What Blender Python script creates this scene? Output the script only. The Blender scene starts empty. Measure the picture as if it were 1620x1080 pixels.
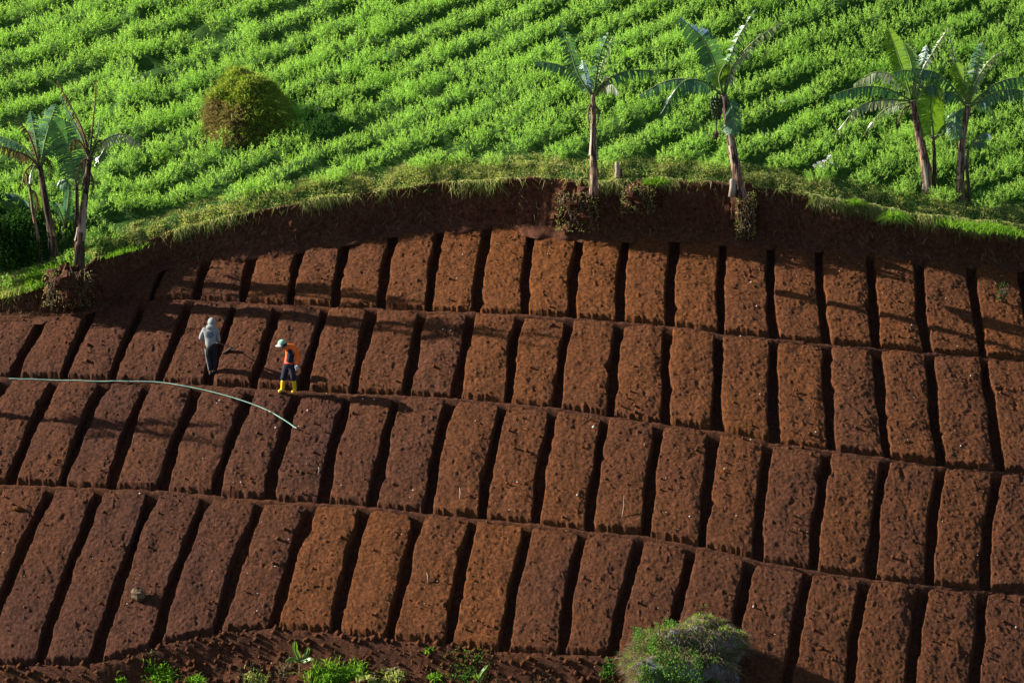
import bpy, math, random
import numpy as np
from mathutils import Vector
R = math.radians
random.seed(7); RNG = np.random.default_rng(11)
scene = bpy.context.scene

# ------------------------------------------------------------ camera
D = 100.0; PITCH = R(12.0); FMM = 118.0
FPX = 1620 * FMM / 36.0
CAM = np.array([0, -D * math.cos(PITCH), D * math.sin(PITCH)])
cd = bpy.data.cameras.new('camera'); cd.lens = FMM; cd.sensor_width = 36; cd.clip_end = 2000; cd.clip_start = 1
cam = bpy.data.objects.new('camera', cd); scene.collection.objects.link(cam)
cam.location = CAM; cam.rotation_euler = (R(90) - PITCH, 0, 0); scene.camera = cam

# ------------------------------------------------------------ light
SUN_EL, SUN_BACK = R(27), R(8)      # elevation; degrees the sun stands behind the left side
sdir = Vector((-math.cos(SUN_EL) * math.cos(SUN_BACK), math.cos(SUN_EL) * math.sin(SUN_BACK), math.sin(SUN_EL)))
w = bpy.data.worlds.new('World'); scene.world = w; w.use_nodes = True
nt = w.node_tree; bg = nt.nodes['Background']
sky = nt.nodes.new('ShaderNodeTexSky'); sky.sky_type = 'NISHITA'; sky.sun_disc = False
sky.sun_elevation = SUN_EL; sky.sun_rotation = math.atan2(sdir.x, sdir.y)
nt.links.new(sky.outputs[0], bg.inputs[0]); bg.inputs[1].default_value = 0.05
sl = bpy.data.lights.new('sun', 'SUN'); sl.energy = 5.0; sl.angle = R(0.5); sl.color = (1.0, 0.92, 0.80)
so = bpy.data.objects.new('sun', sl); scene.collection.objects.link(so)
so.rotation_euler = sdir.to_track_quat('Z', 'Y').to_euler()
scene.view_settings.view_transform = 'Standard'; scene.view_settings.look = 'None'
scene.view_settings.gamma = 1; scene.view_settings.exposure = 1.3

# ------------------------------------------------------------ helpers
def vnoise(x, y, seed=0):
    t = np.random.default_rng(1000 + seed).random((256, 256)) * 2 - 1
    xi = np.floor(x).astype(int); yi = np.floor(y).astype(int)
    fx = x - xi; fy = y - yi
    fx = fx * fx * (3 - 2 * fx); fy = fy * fy * (3 - 2 * fy)
    a = t[xi & 255, yi & 255]; b = t[(xi + 1) & 255, yi & 255]
    c = t[xi & 255, (yi + 1) & 255]; d = t[(xi + 1) & 255, (yi + 1) & 255]
    return (a * (1 - fx) + b * fx) * (1 - fy) + (c * (1 - fx) + d * fx) * fy
def fbm(x, y, sc, octv=3, seed=0, gain=0.5):
    x = np.asarray(x, float); y = np.asarray(y, float)
    r = 0; a = 1; f = 1.0 / sc
    for o in range(octv):
        c, s = math.cos(o * 0.7 + seed), math.sin(o * 0.7 + seed)
        r = r + a * vnoise((x * c - y * s) * f, (x * s + y * c) * f, seed + o)
        a *= gain; f *= 2.03
    return r
def sst(a, b, x):
    t = np.clip((x - a) / (b - a), 0, 1); return t * t * (3 - 2 * t)
def mesh_np(name, V, F, mat, smooth=False, parent=None):
    V = np.ascontiguousarray(V, np.float32); F = np.ascontiguousarray(F, np.int32)
    k = F.shape[1]; m = bpy.data.meshes.new(name)
    m.vertices.add(len(V)); m.vertices.foreach_set('co', V.ravel())
    m.loops.add(F.size); m.loops.foreach_set('vertex_index', F.ravel())
    m.polygons.add(len(F)); m.polygons.foreach_set('loop_start', np.arange(0, F.size, k, dtype=np.int32))
    m.polygons.foreach_set('loop_total', np.full(len(F), k, np.int32))
    if smooth: m.polygons.foreach_set('use_smooth', np.ones(len(F), bool))
    m.update(calc_edges=True); m.materials.append(mat)
    o = bpy.data.objects.new(name, m); scene.collection.objects.link(o)
    if parent is not None: o.parent = parent
    return o
def grid_faces(n, m):
    i = np.arange(n - 1)[:, None] * m + np.arange(m - 1)[None, :]; i = i.ravel()
    return np.stack([i, i + m, i + m + 1, i + 1], 1)
class MB:
    def __init__(s): s.v = []; s.f = []
    def add(s, V, F):
        o = len(s.v); s.v += [tuple(p) for p in V]; s.f += [tuple(i + o for i in f) for f in F]
    def build(s, name, mat, parent=None, smooth=True):
        m = bpy.data.meshes.new(name); m.from_pydata(s.v, [], s.f); m.update()
        if smooth: m.polygons.foreach_set('use_smooth', [True] * len(m.polygons))
        m.materials.append(mat); o = bpy.data.objects.new(name, m); scene.collection.objects.link(o)
        if parent is not None: o.parent = parent
        return o
    def tube(s, pts, rad, n=8, jit=0, rib=0):
        pts = [Vector(p) for p in pts]; V = []; F = []
        for i, p in enumerate(pts):
            t = (pts[min(i + 1, len(pts) - 1)] - pts[max(i - 1, 0)]).normalized()
            a = t.cross(Vector((0.13, 1, 0.07))).normalized(); b = t.cross(a)
            for k in range(n):
                g = 2 * math.pi * k / n; r = rad[i] * (1 + random.uniform(-jit, jit) + rib * math.sin(3 * g + i * .2))
                V.append(p + a * math.cos(g) * r + b * math.sin(g) * r)
        for i in range(len(pts) - 1):
            for k in range(n): F.append((i * n + k, i * n + (k + 1) % n, (i + 1) * n + (k + 1) % n, (i + 1) * n + k))
        F.append(tuple(range(n))[::-1]); F.append(tuple((len(pts) - 1) * n + k for k in range(n)))
        s.add(V, F)
def tag(o, label=None, cat=None, group=None, kind=None):
    if label: o['label'] = label
    if cat: o['category'] = cat
    if group: o['group'] = group
    if kind: o['kind'] = kind
    return o
def empty(name, loc, label, cat, group=None):
    o = bpy.data.objects.new(name, None); scene.collection.objects.link(o); o.location = loc
    o.empty_display_size = .3
    return tag(o, label, cat, group)
def settle(root):      # parts were built in world coordinates: move their vertices into the thing's frame
    L = Vector(root.location)
    def rec(o):
        for c in o.children:
            if c.type == 'MESH': c.data.transform(__import__('mathutils').Matrix.Translation(-L))
            rec(c)
    rec(root)
    return root
def catmull(P, n):
    P = [Vector(p) for p in P]; Q = [P[0] * 2 - P[1]] + P + [P[-1] * 2 - P[-2]]; out = []
    for i in range(n + 1):
        u = i / n * (len(P) - 1); k = min(int(u), len(P) - 2); t = u - k
        a, b, c, d = Q[k:k + 4]
        out.append(0.5 * ((2 * b) + (c - a) * t + (2 * a - 5 * b + 4 * c - d) * t * t + (3 * b - a - 3 * c + d) * t ** 3))
    return out
# vectorised foliage: pointed leaves and grass blades
def unit(a): return a / np.maximum(np.linalg.norm(a, axis=1, keepdims=True), 1e-6)
def rand_dir(n, up=0.0):
    d = RNG.normal(size=(n, 3)); d = unit(d); d[:, 2] += up; return unit(d)
def leaves(C, dirs, L, W):
    n = len(C); L = np.broadcast_to(L, (n,))[:, None]; W = np.broadcast_to(W, (n,))[:, None]
    s = unit(np.cross(dirs, RNG.normal(size=(n, 3)))) * W * .5
    V = np.empty((n, 4, 3)); V[:, 0] = C; V[:, 1] = C + dirs * L * .45 + s; V[:, 2] = C + dirs * L; V[:, 3] = C + dirs * L * .45 - s
    return V.reshape(-1, 3), np.arange(n * 4).reshape(n, 4)
def blades(C, dirs, L, W, sag=0.5):
    n = len(C); L = np.broadcast_to(L, (n,))[:, None]; W = np.broadcast_to(W, (n,))[:, None]
    s = unit(np.cross(dirs, RNG.normal(size=(n, 3)))) * W * .5
    out = dirs.copy(); out[:, 2] = 0; g = np.array([0, 0, -1.0])
    m = C + dirs * L * .55; t = C + dirs * L * .85 + out * L * .3 * sag + g * L * .25 * sag
    V = np.empty((n, 5, 3)); V[:, 0] = C - s; V[:, 1] = C + s; V[:, 2] = m + s * .8; V[:, 3] = m - s * .8; V[:, 4] = t
    b = np.arange(n)[:, None] * 5
    F = np.concatenate([b + np.array([[0, 1, 2]]), b + np.array([[0, 2, 3]]), b + np.array([[3, 2, 4]])])
    return V.reshape(-1, 3), F
def cat(parts):
    Vs, Fs, o = [], [], 0
    for V, F in parts: Vs.append(V); Fs.append(F + o); o += len(V)
    return np.concatenate(Vs), np.concatenate(Fs)

# ------------------------------------------------------------ materials
def newmat(name):
    m = bpy.data.materials.new(name); m.use_nodes = True; n = m.node_tree; n.nodes.clear()
    out = n.nodes.new('ShaderNodeOutputMaterial'); return m, n, out
def N(nt, typ, **kw):
    n = nt.nodes.new(typ)
    for k, v in kw.items(): setattr(n, k, v)
    return n
def ramp(nt, fac, stops):
    r = N(nt, 'ShaderNodeValToRGB'); e = r.color_ramp.elements
    while len(e) < len(stops): e.new(.5)
    for i, (p, c) in enumerate(stops): e[i].position = p; e[i].color = (*c, 1)
    nt.links.new(fac, r.inputs[0]); return r.outputs[0]
def noise(nt, scale, detail=6, rough=.6, coord=None, vec_scale=None):
    n = N(nt, 'ShaderNodeTexNoise'); n.inputs['Scale'].default_value = scale
    n.inputs['Detail'].default_value = detail; n.inputs['Roughness'].default_value = rough
    if coord is None:
        g = N(nt, 'ShaderNodeNewGeometry'); coord = g.outputs['Position']
    if vec_scale:
        mp = N(nt, 'ShaderNodeMapping'); mp.inputs['Scale'].default_value = vec_scale
        nt.links.new(coord, mp.inputs[0]); coord = mp.outputs[0]
    nt.links.new(coord, n.inputs['Vector']); return n.outputs['Fac']
def mixc(nt, fac, a, b, mode='MIX'):
    m = N(nt, 'ShaderNodeMix', data_type='RGBA', blend_type=mode)
    if isinstance(fac, (int, float)): m.inputs[0].default_value = fac
    else: nt.links.new(fac, m.inputs[0])
    for s, v in ((6, a), (7, b)):
        if isinstance(v, tuple): m.inputs[s].default_value = (*v, 1)
        else: nt.links.new(v, m.inputs[s])
    return m.outputs[2]
def soil_mat(name, tone_from_object=True, warm=(.178, .062, .0175), cool=(.088, .036, .0225), bump=1.0, moss=False):
    m, n, out = newmat(name)
    p = N(n, 'ShaderNodeBsdfPrincipled'); p.inputs['Roughness'].default_value = .95
    p.inputs['Specular IOR Level'].default_value = .12
    if tone_from_object:
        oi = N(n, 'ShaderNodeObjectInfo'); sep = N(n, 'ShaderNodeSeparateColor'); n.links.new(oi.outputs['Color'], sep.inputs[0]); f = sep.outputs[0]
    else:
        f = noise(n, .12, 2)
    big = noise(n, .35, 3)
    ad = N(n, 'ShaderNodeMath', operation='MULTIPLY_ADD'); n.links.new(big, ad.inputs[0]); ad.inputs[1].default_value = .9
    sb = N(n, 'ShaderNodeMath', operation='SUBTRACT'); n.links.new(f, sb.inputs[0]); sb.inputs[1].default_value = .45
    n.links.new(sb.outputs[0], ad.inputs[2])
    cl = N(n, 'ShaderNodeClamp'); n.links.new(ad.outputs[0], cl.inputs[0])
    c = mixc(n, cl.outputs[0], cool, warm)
    fine = noise(n, 9, 8, .7)
    c = mixc(n, 1.0, c, ramp(n, fine, [(.3, (.32, .30, .30)), (.5, (.85, .85, .85)), (.72, (1.55, 1.55, 1.6))]), 'MULTIPLY')
    sp = noise(n, 38, 2, .5)
    c = mixc(n, ramp(n, sp, [(.68, (0, 0, 0)), (.76, (.6, .6, .6))]), c, (.17, .10, .06))
    if moss:
        c = mixc(n, ramp(n, noise(n, 1.1, 5), [(.45, (0, 0, 0)), (.62, (.8, .8, .8))]), c, (.05, .06, .022))
    n.links.new(c, p.inputs['Base Color'])
    b = N(n, 'ShaderNodeBump'); b.inputs['Strength'].default_value = bump; b.inputs['Distance'].default_value = .09
    n.links.new(noise(n, 20, 9, .8), b.inputs['Height']); n.links.new(b.outputs[0], p.inputs['Normal'])
    n.links.new(p.outputs[0], out.inputs[0]); return m
def leaf_mat(name, cols, trans=.4, gloss=0.0, rough=.35, patch=None, pscale=.8, tint=(1.25, 1.25, .6)):
    """cols: colours picked per leaf; patch: colour of patches of another growth"""
    m, n, out = newmat(name)
    g = N(n, 'ShaderNodeNewGeometry')
    st = [(i / max(1, len(cols) - 1), c) for i, c in enumerate(cols)]
    c = ramp(n, g.outputs['Random Per Island'], st)
    if patch:
        c = mixc(n, ramp(n, noise(n, pscale, 4, .6), [(.42, (0, 0, 0)), (.62, (1, 1, 1))]), c, patch)
    c2 = mixc(n, 1.0, c, tint, 'MULTIPLY')
    d = N(n, 'ShaderNodeBsdfDiffuse'); t = N(n, 'ShaderNodeBsdfTranslucent')
    n.links.new(c, d.inputs[0]); n.links.new(c2, t.inputs[0])
    mx = N(n, 'ShaderNodeMixShader'); mx.inputs[0].default_value = trans
    n.links.new(d.outputs[0], mx.inputs[1]); n.links.new(t.outputs[0], mx.inputs[2]); s = mx.outputs[0]
    if gloss:
        gl = N(n, 'ShaderNodeBsdfGlossy'); gl.inputs['Roughness'].default_value = rough; gl.inputs[0].default_value = (.9, .95, 1, 1)
        fr = N(n, 'ShaderNodeFresnel'); fr.inputs[0].default_value = 1.4
        mm = N(n, 'ShaderNodeMath', operation='MULTIPLY'); n.links.new(fr.outputs[0], mm.inputs[0]); mm.inputs[1].default_value = gloss
        m2 = N(n, 'ShaderNodeMixShader'); n.links.new(mm.outputs[0], m2.inputs[0]); n.links.new(s, m2.inputs[1]); n.links.new(gl.outputs[0], m2.inputs[2]); s = m2.outputs[0]
    n.links.new(s, out.inputs[0]); return m
def plain(name, a, b=None, scale=20, rough=.8, bump=0, stretch=None, spec=.3, lo=.35, hi=.65):
    m, n, out = newmat(name); p = N(n, 'ShaderNodeBsdfPrincipled'); p.inputs['Roughness'].default_value = rough
    p.inputs['Specular IOR Level'].default_value = spec
    tc = N(n, 'ShaderNodeTexCoord'); nz = noise(n, scale, 5, .65, tc.outputs['Object'], stretch)
    n.links.new(ramp(n, nz, [(lo, a), (hi, b or a)]), p.inputs['Base Color'])
    if bump:
        bb = N(n, 'ShaderNodeBump'); bb.inputs['Strength'].default_value = bump; bb.inputs['Distance'].default_value = .02
        n.links.new(nz, bb.inputs['Height']); n.links.new(bb.outputs[0], p.inputs['Normal'])
    n.links.new(p.outputs[0], out.inputs[0]); return m
M_SOIL = soil_mat('soil')
M_BANK = soil_mat('bank_soil', False, warm=(.135, .052, .027), cool=(.075, .032, .019), bump=.8)
M_FIELD = soil_mat('field_soil', False, warm=(.06, .14, .022), cool=(.04, .10, .018))
M_CROP = leaf_mat('crop_leaves', [(.15, .33, .06), (.27, .50, .09), (.42, .64, .14), (.58, .76, .25)], .5, tint=(1.2, 1.2, .7), patch=(.36, .60, .13), pscale=.35)
M_GRASS = leaf_mat('rim_grass', [(.12, .24, .05), (.28, .38, .10), (.46, .46, .20), (.58, .50, .32)], .45)
M_GREENGRASS = leaf_mat('green_grass', [(.07, .20, .02), (.17, .36, .035), (.28, .42, .06)], .4)
M_DRYGRASS = leaf_mat('dry_grass', [(.12, .085, .05), (.24, .18, .12), (.36, .29, .21)], .25)
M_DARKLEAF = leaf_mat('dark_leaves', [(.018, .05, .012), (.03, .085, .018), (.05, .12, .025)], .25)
M_SHRUB = leaf_mat('shrub_leaves', [(.04, .12, .025), (.09, .22, .04), (.20, .36, .08)], .4)
M_MOUND = leaf_mat('mound_grass', [(.12, .24, .04), (.22, .36, .05), (.34, .36, .10), (.40, .48, .08)], .45)
M_MOUNDDRY = leaf_mat('mound_dry_grass', [(.15, .14, .05), (.24, .17, .10), (.32, .24, .15), (.20, .25, .07)], .4)
M_BAN = leaf_mat('banana_leaf', [(.04, .12, .06), (.06, .17, .085), (.10, .24, .11)], .33, gloss=1.1, rough=.42, tint=(1.6, 1.6, .5))
M_BANY = leaf_mat('banana_leaf_young', [(.09, .20, .03), (.13, .26, .035)], .5, gloss=.5, tint=(1.7, 1.5, .5))
M_BANPALE = leaf_mat('banana_leaf_weathered', [(.22, .30, .20), (.34, .40, .28), (.50, .50, .40)], .35, gloss=.35, rough=.5)
M_BANDRY = leaf_mat('banana_leaf_dry', [(.07, .045, .025), (.15, .10, .06), (.24, .18, .12)], .2)
M_RIB = plain('midrib', (.16, .22, .06), (.10, .16, .05), rough=.5)
M_STEM = plain('pseudostem_bark', (.035, .018, .012), (.38, .24, .17), scale=15, lo=.43, hi=.60, bump=1, stretch=(1, 1, .16))
M_STEMD = plain('pseudostem_dark', (.02, .014, .01), (.16, .10, .07), scale=15, lo=.45, hi=.62, bump=.8, stretch=(1, 1, .12))
M_STEMG = plain('pseudostem_green', (.05, .07, .025), (.17, .19, .07), scale=9, bump=.4, stretch=(1, 1, .12))
M_SHEATH = plain('dry_sheath', (.22, .16, .12), (.45, .38, .31), scale=12, stretch=(1, 1, .2))
M_FRUIT = plain('green_bananas', (.02, .045, .012), (.04, .08, .02), rough=.5)
M_BUD = plain('banana_bud', (.07, .02, .03), (.11, .04, .045), rough=.5)
M_ROOT = plain('roots', (.035, .02, .012), (.14, .09, .055), scale=14, bump=.6)
M_ROCK = plain('grey_rock', (.10, .095, .10), (.24, .23, .235), scale=3, bump=.9, rough=.95)
M_STONE = plain('pale_stone', (.09, .055, .03), (.17, .115, .065), scale=6, bump=.5)
M_WHITEFL = plain('white_petals', (.75, .77, .74), (.62, .66, .6), rough=.9)
M_PEB = plain('pale_pebbles', (.35, .26, .2), (.6, .55, .5), scale=1.5)
M_HOSE = plain('hose_plastic', (.20, .42, .32), (.42, .62, .53), scale=5, rough=.5)

# ------------------------------------------------------------ the hill: heights and pixel-free world functions
def B(x, y):
    yy = np.clip(y, -14, 12)
    z = .58 * yy - .008 * yy * yy
    z = z + np.where(y < -14, (y + 14) * .5, 0) + np.where(y > 12, (y - 12) * .39, 0)
    xc = np.clip(x, -25, 25); return z - np.where(xc > 0, .0062, .0012) * xc ** 2
def ray(px, py):
    cx = (px - 810) / FPX; cy = -(py - 540) / FPX
    f = np.array([0, math.cos(PITCH), -math.sin(PITCH)]); u = np.array([0, math.sin(PITCH), math.cos(PITCH)])
    return f + cx * np.array([1., 0, 0]) + cy * u
def hit(px, py, fn, lo=60, hi=190):
    d = ray(px, py)
    for _ in range(50):
        mid = (lo + hi) / 2; p = CAM + d * mid
        if p[2] > fn(p[0], p[1]): lo = mid
        else: hi = mid
    return CAM + d * lo
def proj(p):
    v = np.array(p, float) - CAM; f = np.array([0, math.cos(PITCH), -math.sin(PITCH)]); u = np.array([0, math.sin(PITCH), math.cos(PITCH)])
    dz = v @ f; return 810 + FPX * v[0] / dz, 540 - FPX * (v @ u) / dz
def at_depth(px, py, y):          # world point of a traced outline at a given world y
    d = ray(px, py); return Vector(CAM + d * ((y - CAM[1]) / d[1]))

L0 = [(-260, 545), (-120, 520), (0, 504), (70, 501), (147, 484), (170, 477), (190, 455), (230, 432), (262, 416), (330, 405), (402, 401), (477, 392), (550, 378), (622, 366), (698, 360), (775, 355), (845, 366), (917, 374), (990, 373), (1068, 373), (1143, 380), (1218, 386), (1295, 390), (1375, 398), (1453, 410), (1535, 417), (1620, 422), (1900, 450)]
L1 = [(-260, 549), (-120, 524), (0, 507), (70, 504), (147, 487), (170, 480), (228, 477), (302, 476), (372, 480), (441, 484), (515, 487), (603, 490), (677, 494), (752, 496), (830, 500), (905, 505), (980, 511), (1062, 518), (1142, 530), (1225, 537), (1307, 546), (1388, 552), (1468, 560), (1555, 567), (1620, 572), (1900, 600)]
L2 = [(-260, 606), (0, 600), (150, 603), (240, 606), (330, 612), (450, 619), (560, 625), (700, 631), (800, 640), (880, 648), (960, 660), (1053, 674), (1133, 684), (1225, 703), (1317, 715), (1402, 727), (1487, 739), (1583, 748), (1900, 775)]
L3 = [(-260, 765), (0, 769), (97, 772), (170, 776), (257, 779), (340, 787), (423, 794), (510, 799), (588, 805), (677, 815), (762, 823), (845, 832), (933, 843), (1020, 851), (1110, 868), (1197, 888), (1285, 905), (1378, 919), (1467, 928), (1558, 936), (1620, 939), (1900, 960)]
L4 = [(-260, 1065), (0, 1056), (80, 1055), (160, 1052), (200, 1040), (250, 1024), (345, 1003), (430, 998), (530, 1004), (617, 1014), (710, 1024), (795, 1035), (890, 1038), (975, 1042), (1060, 1062), (1160, 1088), (1260, 1112), (1345, 1132), (1620, 1165), (1900, 1190)]
def curve(L):
    P = np.array([hit(a, b, B) for a, b in L]); x, y = P[:, 0], P[:, 1]
    return lambda q: np.interp(q, x, y)
C0, C1, C2, C3, C4 = [curve(L) for L in (L0, L1, L2, L3, L4)]
CS = [C0, C1, C2, C3, C4]

# hillside soil under and between the beds
def floor_h(x, y):
    h = np.zeros_like(y)
    for k in range(4):
        a, b = CS[k](x), CS[k + 1](x); ln = np.maximum(a - b, .3)
        d = a - y                        # metres below the upper ledge
        ins = (y <= a) & (y > b)
        f = -.36 * sst(.02, .12, d) * (1 - sst(ln - .22, ln - .05, d)) + .14 * np.clip(d / ln, 0, 1) * sst(.1, .3, d) * (1 - sst(ln - .22, ln - .06, d))
        h = np.where(ins & (ln > .35), f, h)
    c4 = C4(x); below = np.clip(c4 - y, 0, 30)
    h = h - .35 * sst(.0, .5, below) + .32 * sst(.35, 1.3, below) * fbm(x, y, .8, 4, 21)
    return h
def ground(x, y):
    x = np.asarray(x, float); y = np.asarray(y, float)
    below = sst(0, .8, C4(x) - y)
    return B(x, y) + floor_h(x, y) + .025 * fbm(x, y, .35, 3, 3) + .014 * fbm(x, y, .09, 2, 5) + below * .07 * fbm(x, y, .22, 3, 8)
xs = np.concatenate([np.linspace(-150, -24, 22)[:-1], np.linspace(-24, -17.2, 40)[:-1], np.arange(-17.2, 17.2, .045), np.linspace(17.2, 24, 40), np.linspace(24, 150, 22)[1:]])
top = C0(xs) + .9
ys_f = np.concatenate([np.linspace(-140, -16, 25)[:-1], np.linspace(-16, -13.6, 12)[:-1], np.linspace(0, 1, 500) * 0 - 13.6])
ncoarse = 24 + 11
X = np.repeat(xs[:, None], ncoarse + 500, 1); Y = np.empty_like(X)
Y[:, :ncoarse] = ys_f[:ncoarse][None, :]
tt = np.linspace(0, 1, 500)[None, :]; Y[:, ncoarse:] = -13.6 + tt * (top[:, None] + 13.6)
Z = ground(X, Y); Z[:, -8:] -= .5 * np.linspace(0, 1, 8)
g = mesh_np('hillside', np.stack([X, Y, Z], 2).reshape(-1, 3), grid_faces(*X.shape), M_SOIL, True)
g.color = (.25, 0, 0, 1); tag(g, kind='structure')

# ------------------------------------------------------------ the planting beds
ROWS = [
 [(190,165),(263,238),(330,310),(402,383),(477,457),(548,528),(622,603),(698,677),(773,752),(842,830),(917,905),(990,980),(1068,1062),(1143,1142),(1218,1225),(1295,1307),(1375,1388),(1453,1468),(1535,1555),(1613,1640),(1700,1730)],
 [(-80,-130),(-5,-55),(70,20),(147,100),(228,175),(302,250),(372,328),(441,400),(515,480),(590,557),(668,642),(747,720),(822,802),(898,880),(977,965),(1057,1053),(1138,1133),(1223,1225),(1307,1317),(1387,1402),(1470,1487),(1557,1583),(1642,1670)],
 [(-70,-145),(10,-65),(87,15),(163,97),(233,175),(313,257),(397,340),(472,423),(550,510),(628,588),(712,677),(795,762),(875,845),(957,933),(1043,1020),(1130,1110),(1217,1197),(1310,1285),(1400,1378),(1487,1467),(1575,1558),(1665,1650)],
 [(-85,-215),(0,-130),(80,-38),(158,62),(243,150),(325,243),(412,342),(493,430),(578,530),(665,617),(750,710),(835,795),(922,888),(1012,968),(1095,1055),(1187,1148),(1278,1243),(1370,1335),(1458,1435),(1556,1537),(1650,1635)],
]
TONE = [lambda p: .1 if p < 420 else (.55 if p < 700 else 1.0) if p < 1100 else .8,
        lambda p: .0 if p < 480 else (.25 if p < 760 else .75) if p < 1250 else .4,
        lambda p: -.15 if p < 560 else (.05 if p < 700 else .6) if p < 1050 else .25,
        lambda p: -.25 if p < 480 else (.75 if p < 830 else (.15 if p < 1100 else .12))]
ORD = 'first second third fourth fifth sixth seventh eighth ninth tenth eleventh twelfth thirteenth fourteenth fifteenth sixteenth seventeenth eighteenth nineteenth twentieth'.split()
ROWN = ['top row', 'second row down', 'third row down', 'bottom row']
SPECIAL = {}
def bed_label(k, i, tot, tone):
    soil = 'purple-brown' if tone < .1 else ('dark red-brown' if tone < .5 else 'orange-brown')
    if k == 0 and i == 0: return 'short wedge-shaped bed of dark soil at the left end of the top row'
    if k == 3 and i == 3: return 'purple-brown soil bed in the bottom row with the pale stone lump on it'
    if i < (tot + 1) // 2: return f'raised bed of {soil} soil, {ORD[i]} from the left in the {ROWN[k]}'
    j = tot - 1 - i
    return f'raised bed of {soil} soil, ' + ('last' if j == 0 else f'{ORD[j]} from the right') .replace('first from the right', 'second from the right') + f' in the {ROWN[k]}' if False else f'raised bed of {soil} soil, {"at the right end of" if j == 0 else ORD[j] + " from the right in"} the {ROWN[k]}'
def bed_surface(k, xl, xr, V2):
    pass
LINES = [[], [], [], []]
def make_bed(k, la, lb, tone, seed, i_last=None):
    Ca, Cb = CS[k], CS[k + 1]
    La, Lb, LL = [L0, L1, L2, L3, L4][k], [L0, L1, L2, L3, L4][k + 1], None
    def yy(L, px): a = np.array(L); return float(np.interp(px, a[:, 0], a[:, 1]))
    c = [hit(la[0], yy(La, la[0]), B), hit(la[1], yy(Lb, la[1]), B), hit(lb[0], yy(La, lb[0]), B), hit(lb[1], yy(Lb, lb[1]), B)]
    ln = float(np.linalg.norm(c[0][:2] - c[1][:2])); wd = abs(c[2][0] - c[0][0])
    nu = 56; nv = max(30, int(ln * 1.25 / .033))
    fh = .06
    u1 = np.concatenate([[fh - .025], np.linspace(fh, 1 - fh, nu), [1 - fh + .025]])
    v1 = np.linspace(0, 1, nv)
    U, V = np.meshgrid(u1, v1, indexing='ij')
    bow = .05 * np.sin(np.pi * V) * (1 if k != 1 else .6)
    xl = c[0][0] * (1 - V) + c[1][0] * V - bow; xr = c[2][0] * (1 - V) + c[3][0] * V - bow
    x = xl * (1 - U) + xr * U
    y = Ca(x) * (1 - V) + Cb(x) * V
    # crumbling edges
    wob = .022 * fbm(x, y, .16, 3, 31 + seed % 5) + .055 * fbm(x, y, .9, 2, 41)
    lnv = np.maximum(Ca(x) - Cb(x), .2)
    dl = (U - fh) * wd + wob; dr = (1 - fh - U) * wd + .022 * fbm(x, y, .15, 3, 51) + .055 * fbm(x, y, 1.1, 2, 43)
    for _k in range(random.choice((0, 1, 1, 2))):      # slumped edges
        vc, sg, am = random.random(), random.uniform(.02, .06), random.uniform(.05, .13)
        q_ = am * np.exp(-((V - vc) / sg) ** 2)
        if random.random() < .5: dl = dl - q_
        else: dr = dr - q_
    dent = 0
    for _k in range(random.choice((0, 0, 1, 2, 3))):   # footprints and hoe marks
        cx_, cy_ = x[random.randrange(8, 48), random.randrange(nv)], 0
        jj = random.randrange(4, nv - 4); ii = random.randrange(8, 48); an_ = random.uniform(0, 3.1)
        ex, ey = x - x[ii, jj], y - y[ii, jj]; a1 = ex * math.cos(an_) + ey * math.sin(an_); a2 = -ex * math.sin(an_) + ey * math.cos(an_)
        dent = dent - random.uniform(.02, .05) * np.exp(-(a1 / .14) ** 2 - (a2 / .06) ** 2)
    dt = V * lnv - .0 + .02 * fbm(x, y, .2, 3, 61); db = (1 - V) * lnv - .06 + .032 * fbm(x, y, .12, 3, 71)
    wall = sst(0, .08, dl) * sst(0, .05, dr) * sst(0, .06, dt) * sst(0, .05, db)
    H = .03 + .115 * np.clip(V, 0, 1)
    off_ = random.uniform(-.03, .025); rnd = off_ + .03 * (sst(.0, .35, dl) * sst(0, .35, dr) - 1)
    tex = .030 * fbm(x, y, .6, 2, 81 + seed % 7) + .010 * fbm(x, y, .19, 2, 91) + .013 * fbm(x, y, .075, 2, 95)
    clod = np.maximum(0, fbm(x, y, .11, 2, 99) - .6) * .05
    base = -.40
    h = base * (1 - wall) + (H + rnd + tex + clod + dent) * wall + .03 * fbm(x, y, .08, 2, 97) * (1 - wall)
    z = B(x, y) + h
    if k == 0 and la[0] == 190: z -= .0
    if i_last is not None: LINES[k].append((c[0][0], c[1][0]))
    LINES[k].append((c[2][0], c[3][0]))
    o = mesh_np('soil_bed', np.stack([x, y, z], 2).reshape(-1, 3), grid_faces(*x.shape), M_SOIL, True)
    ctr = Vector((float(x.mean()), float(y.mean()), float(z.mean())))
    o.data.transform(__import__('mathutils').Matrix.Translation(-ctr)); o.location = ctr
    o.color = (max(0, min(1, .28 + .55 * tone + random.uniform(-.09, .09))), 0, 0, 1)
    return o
for k, row in enumerate(ROWS):
    vis = [i for i in range(len(row) - 1) if max(row[i + 1]) > 3 and row[i][0] < 1618]
    for i in range(len(row) - 1):
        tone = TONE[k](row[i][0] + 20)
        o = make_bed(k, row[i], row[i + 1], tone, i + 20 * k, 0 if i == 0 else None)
        if i in vis: lab = bed_label(k, vis.index(i), len(vis), tone)
        else: lab = f'raised soil bed just outside the photo {"left" if i < vis[0] else "right"} of the {ROWN[k]}' + (', farther one' if (i < vis[0] - 1) else '')
        tag(o, lab, 'soil bed', 'raised soil beds stepped in rows down the hillside')

def in_furrow(x, y, w_=.24):
    for k in range(4):
        a, b = float(CS[k](x)), float(CS[k + 1](x))
        if b < y <= a:
            v = (a - y) / (a - b); q = min(abs(xa * (1 - v) + xb * v - x) for xa, xb in LINES[k])
            return q < w_ or (b + .15 > y)
    return False
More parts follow.
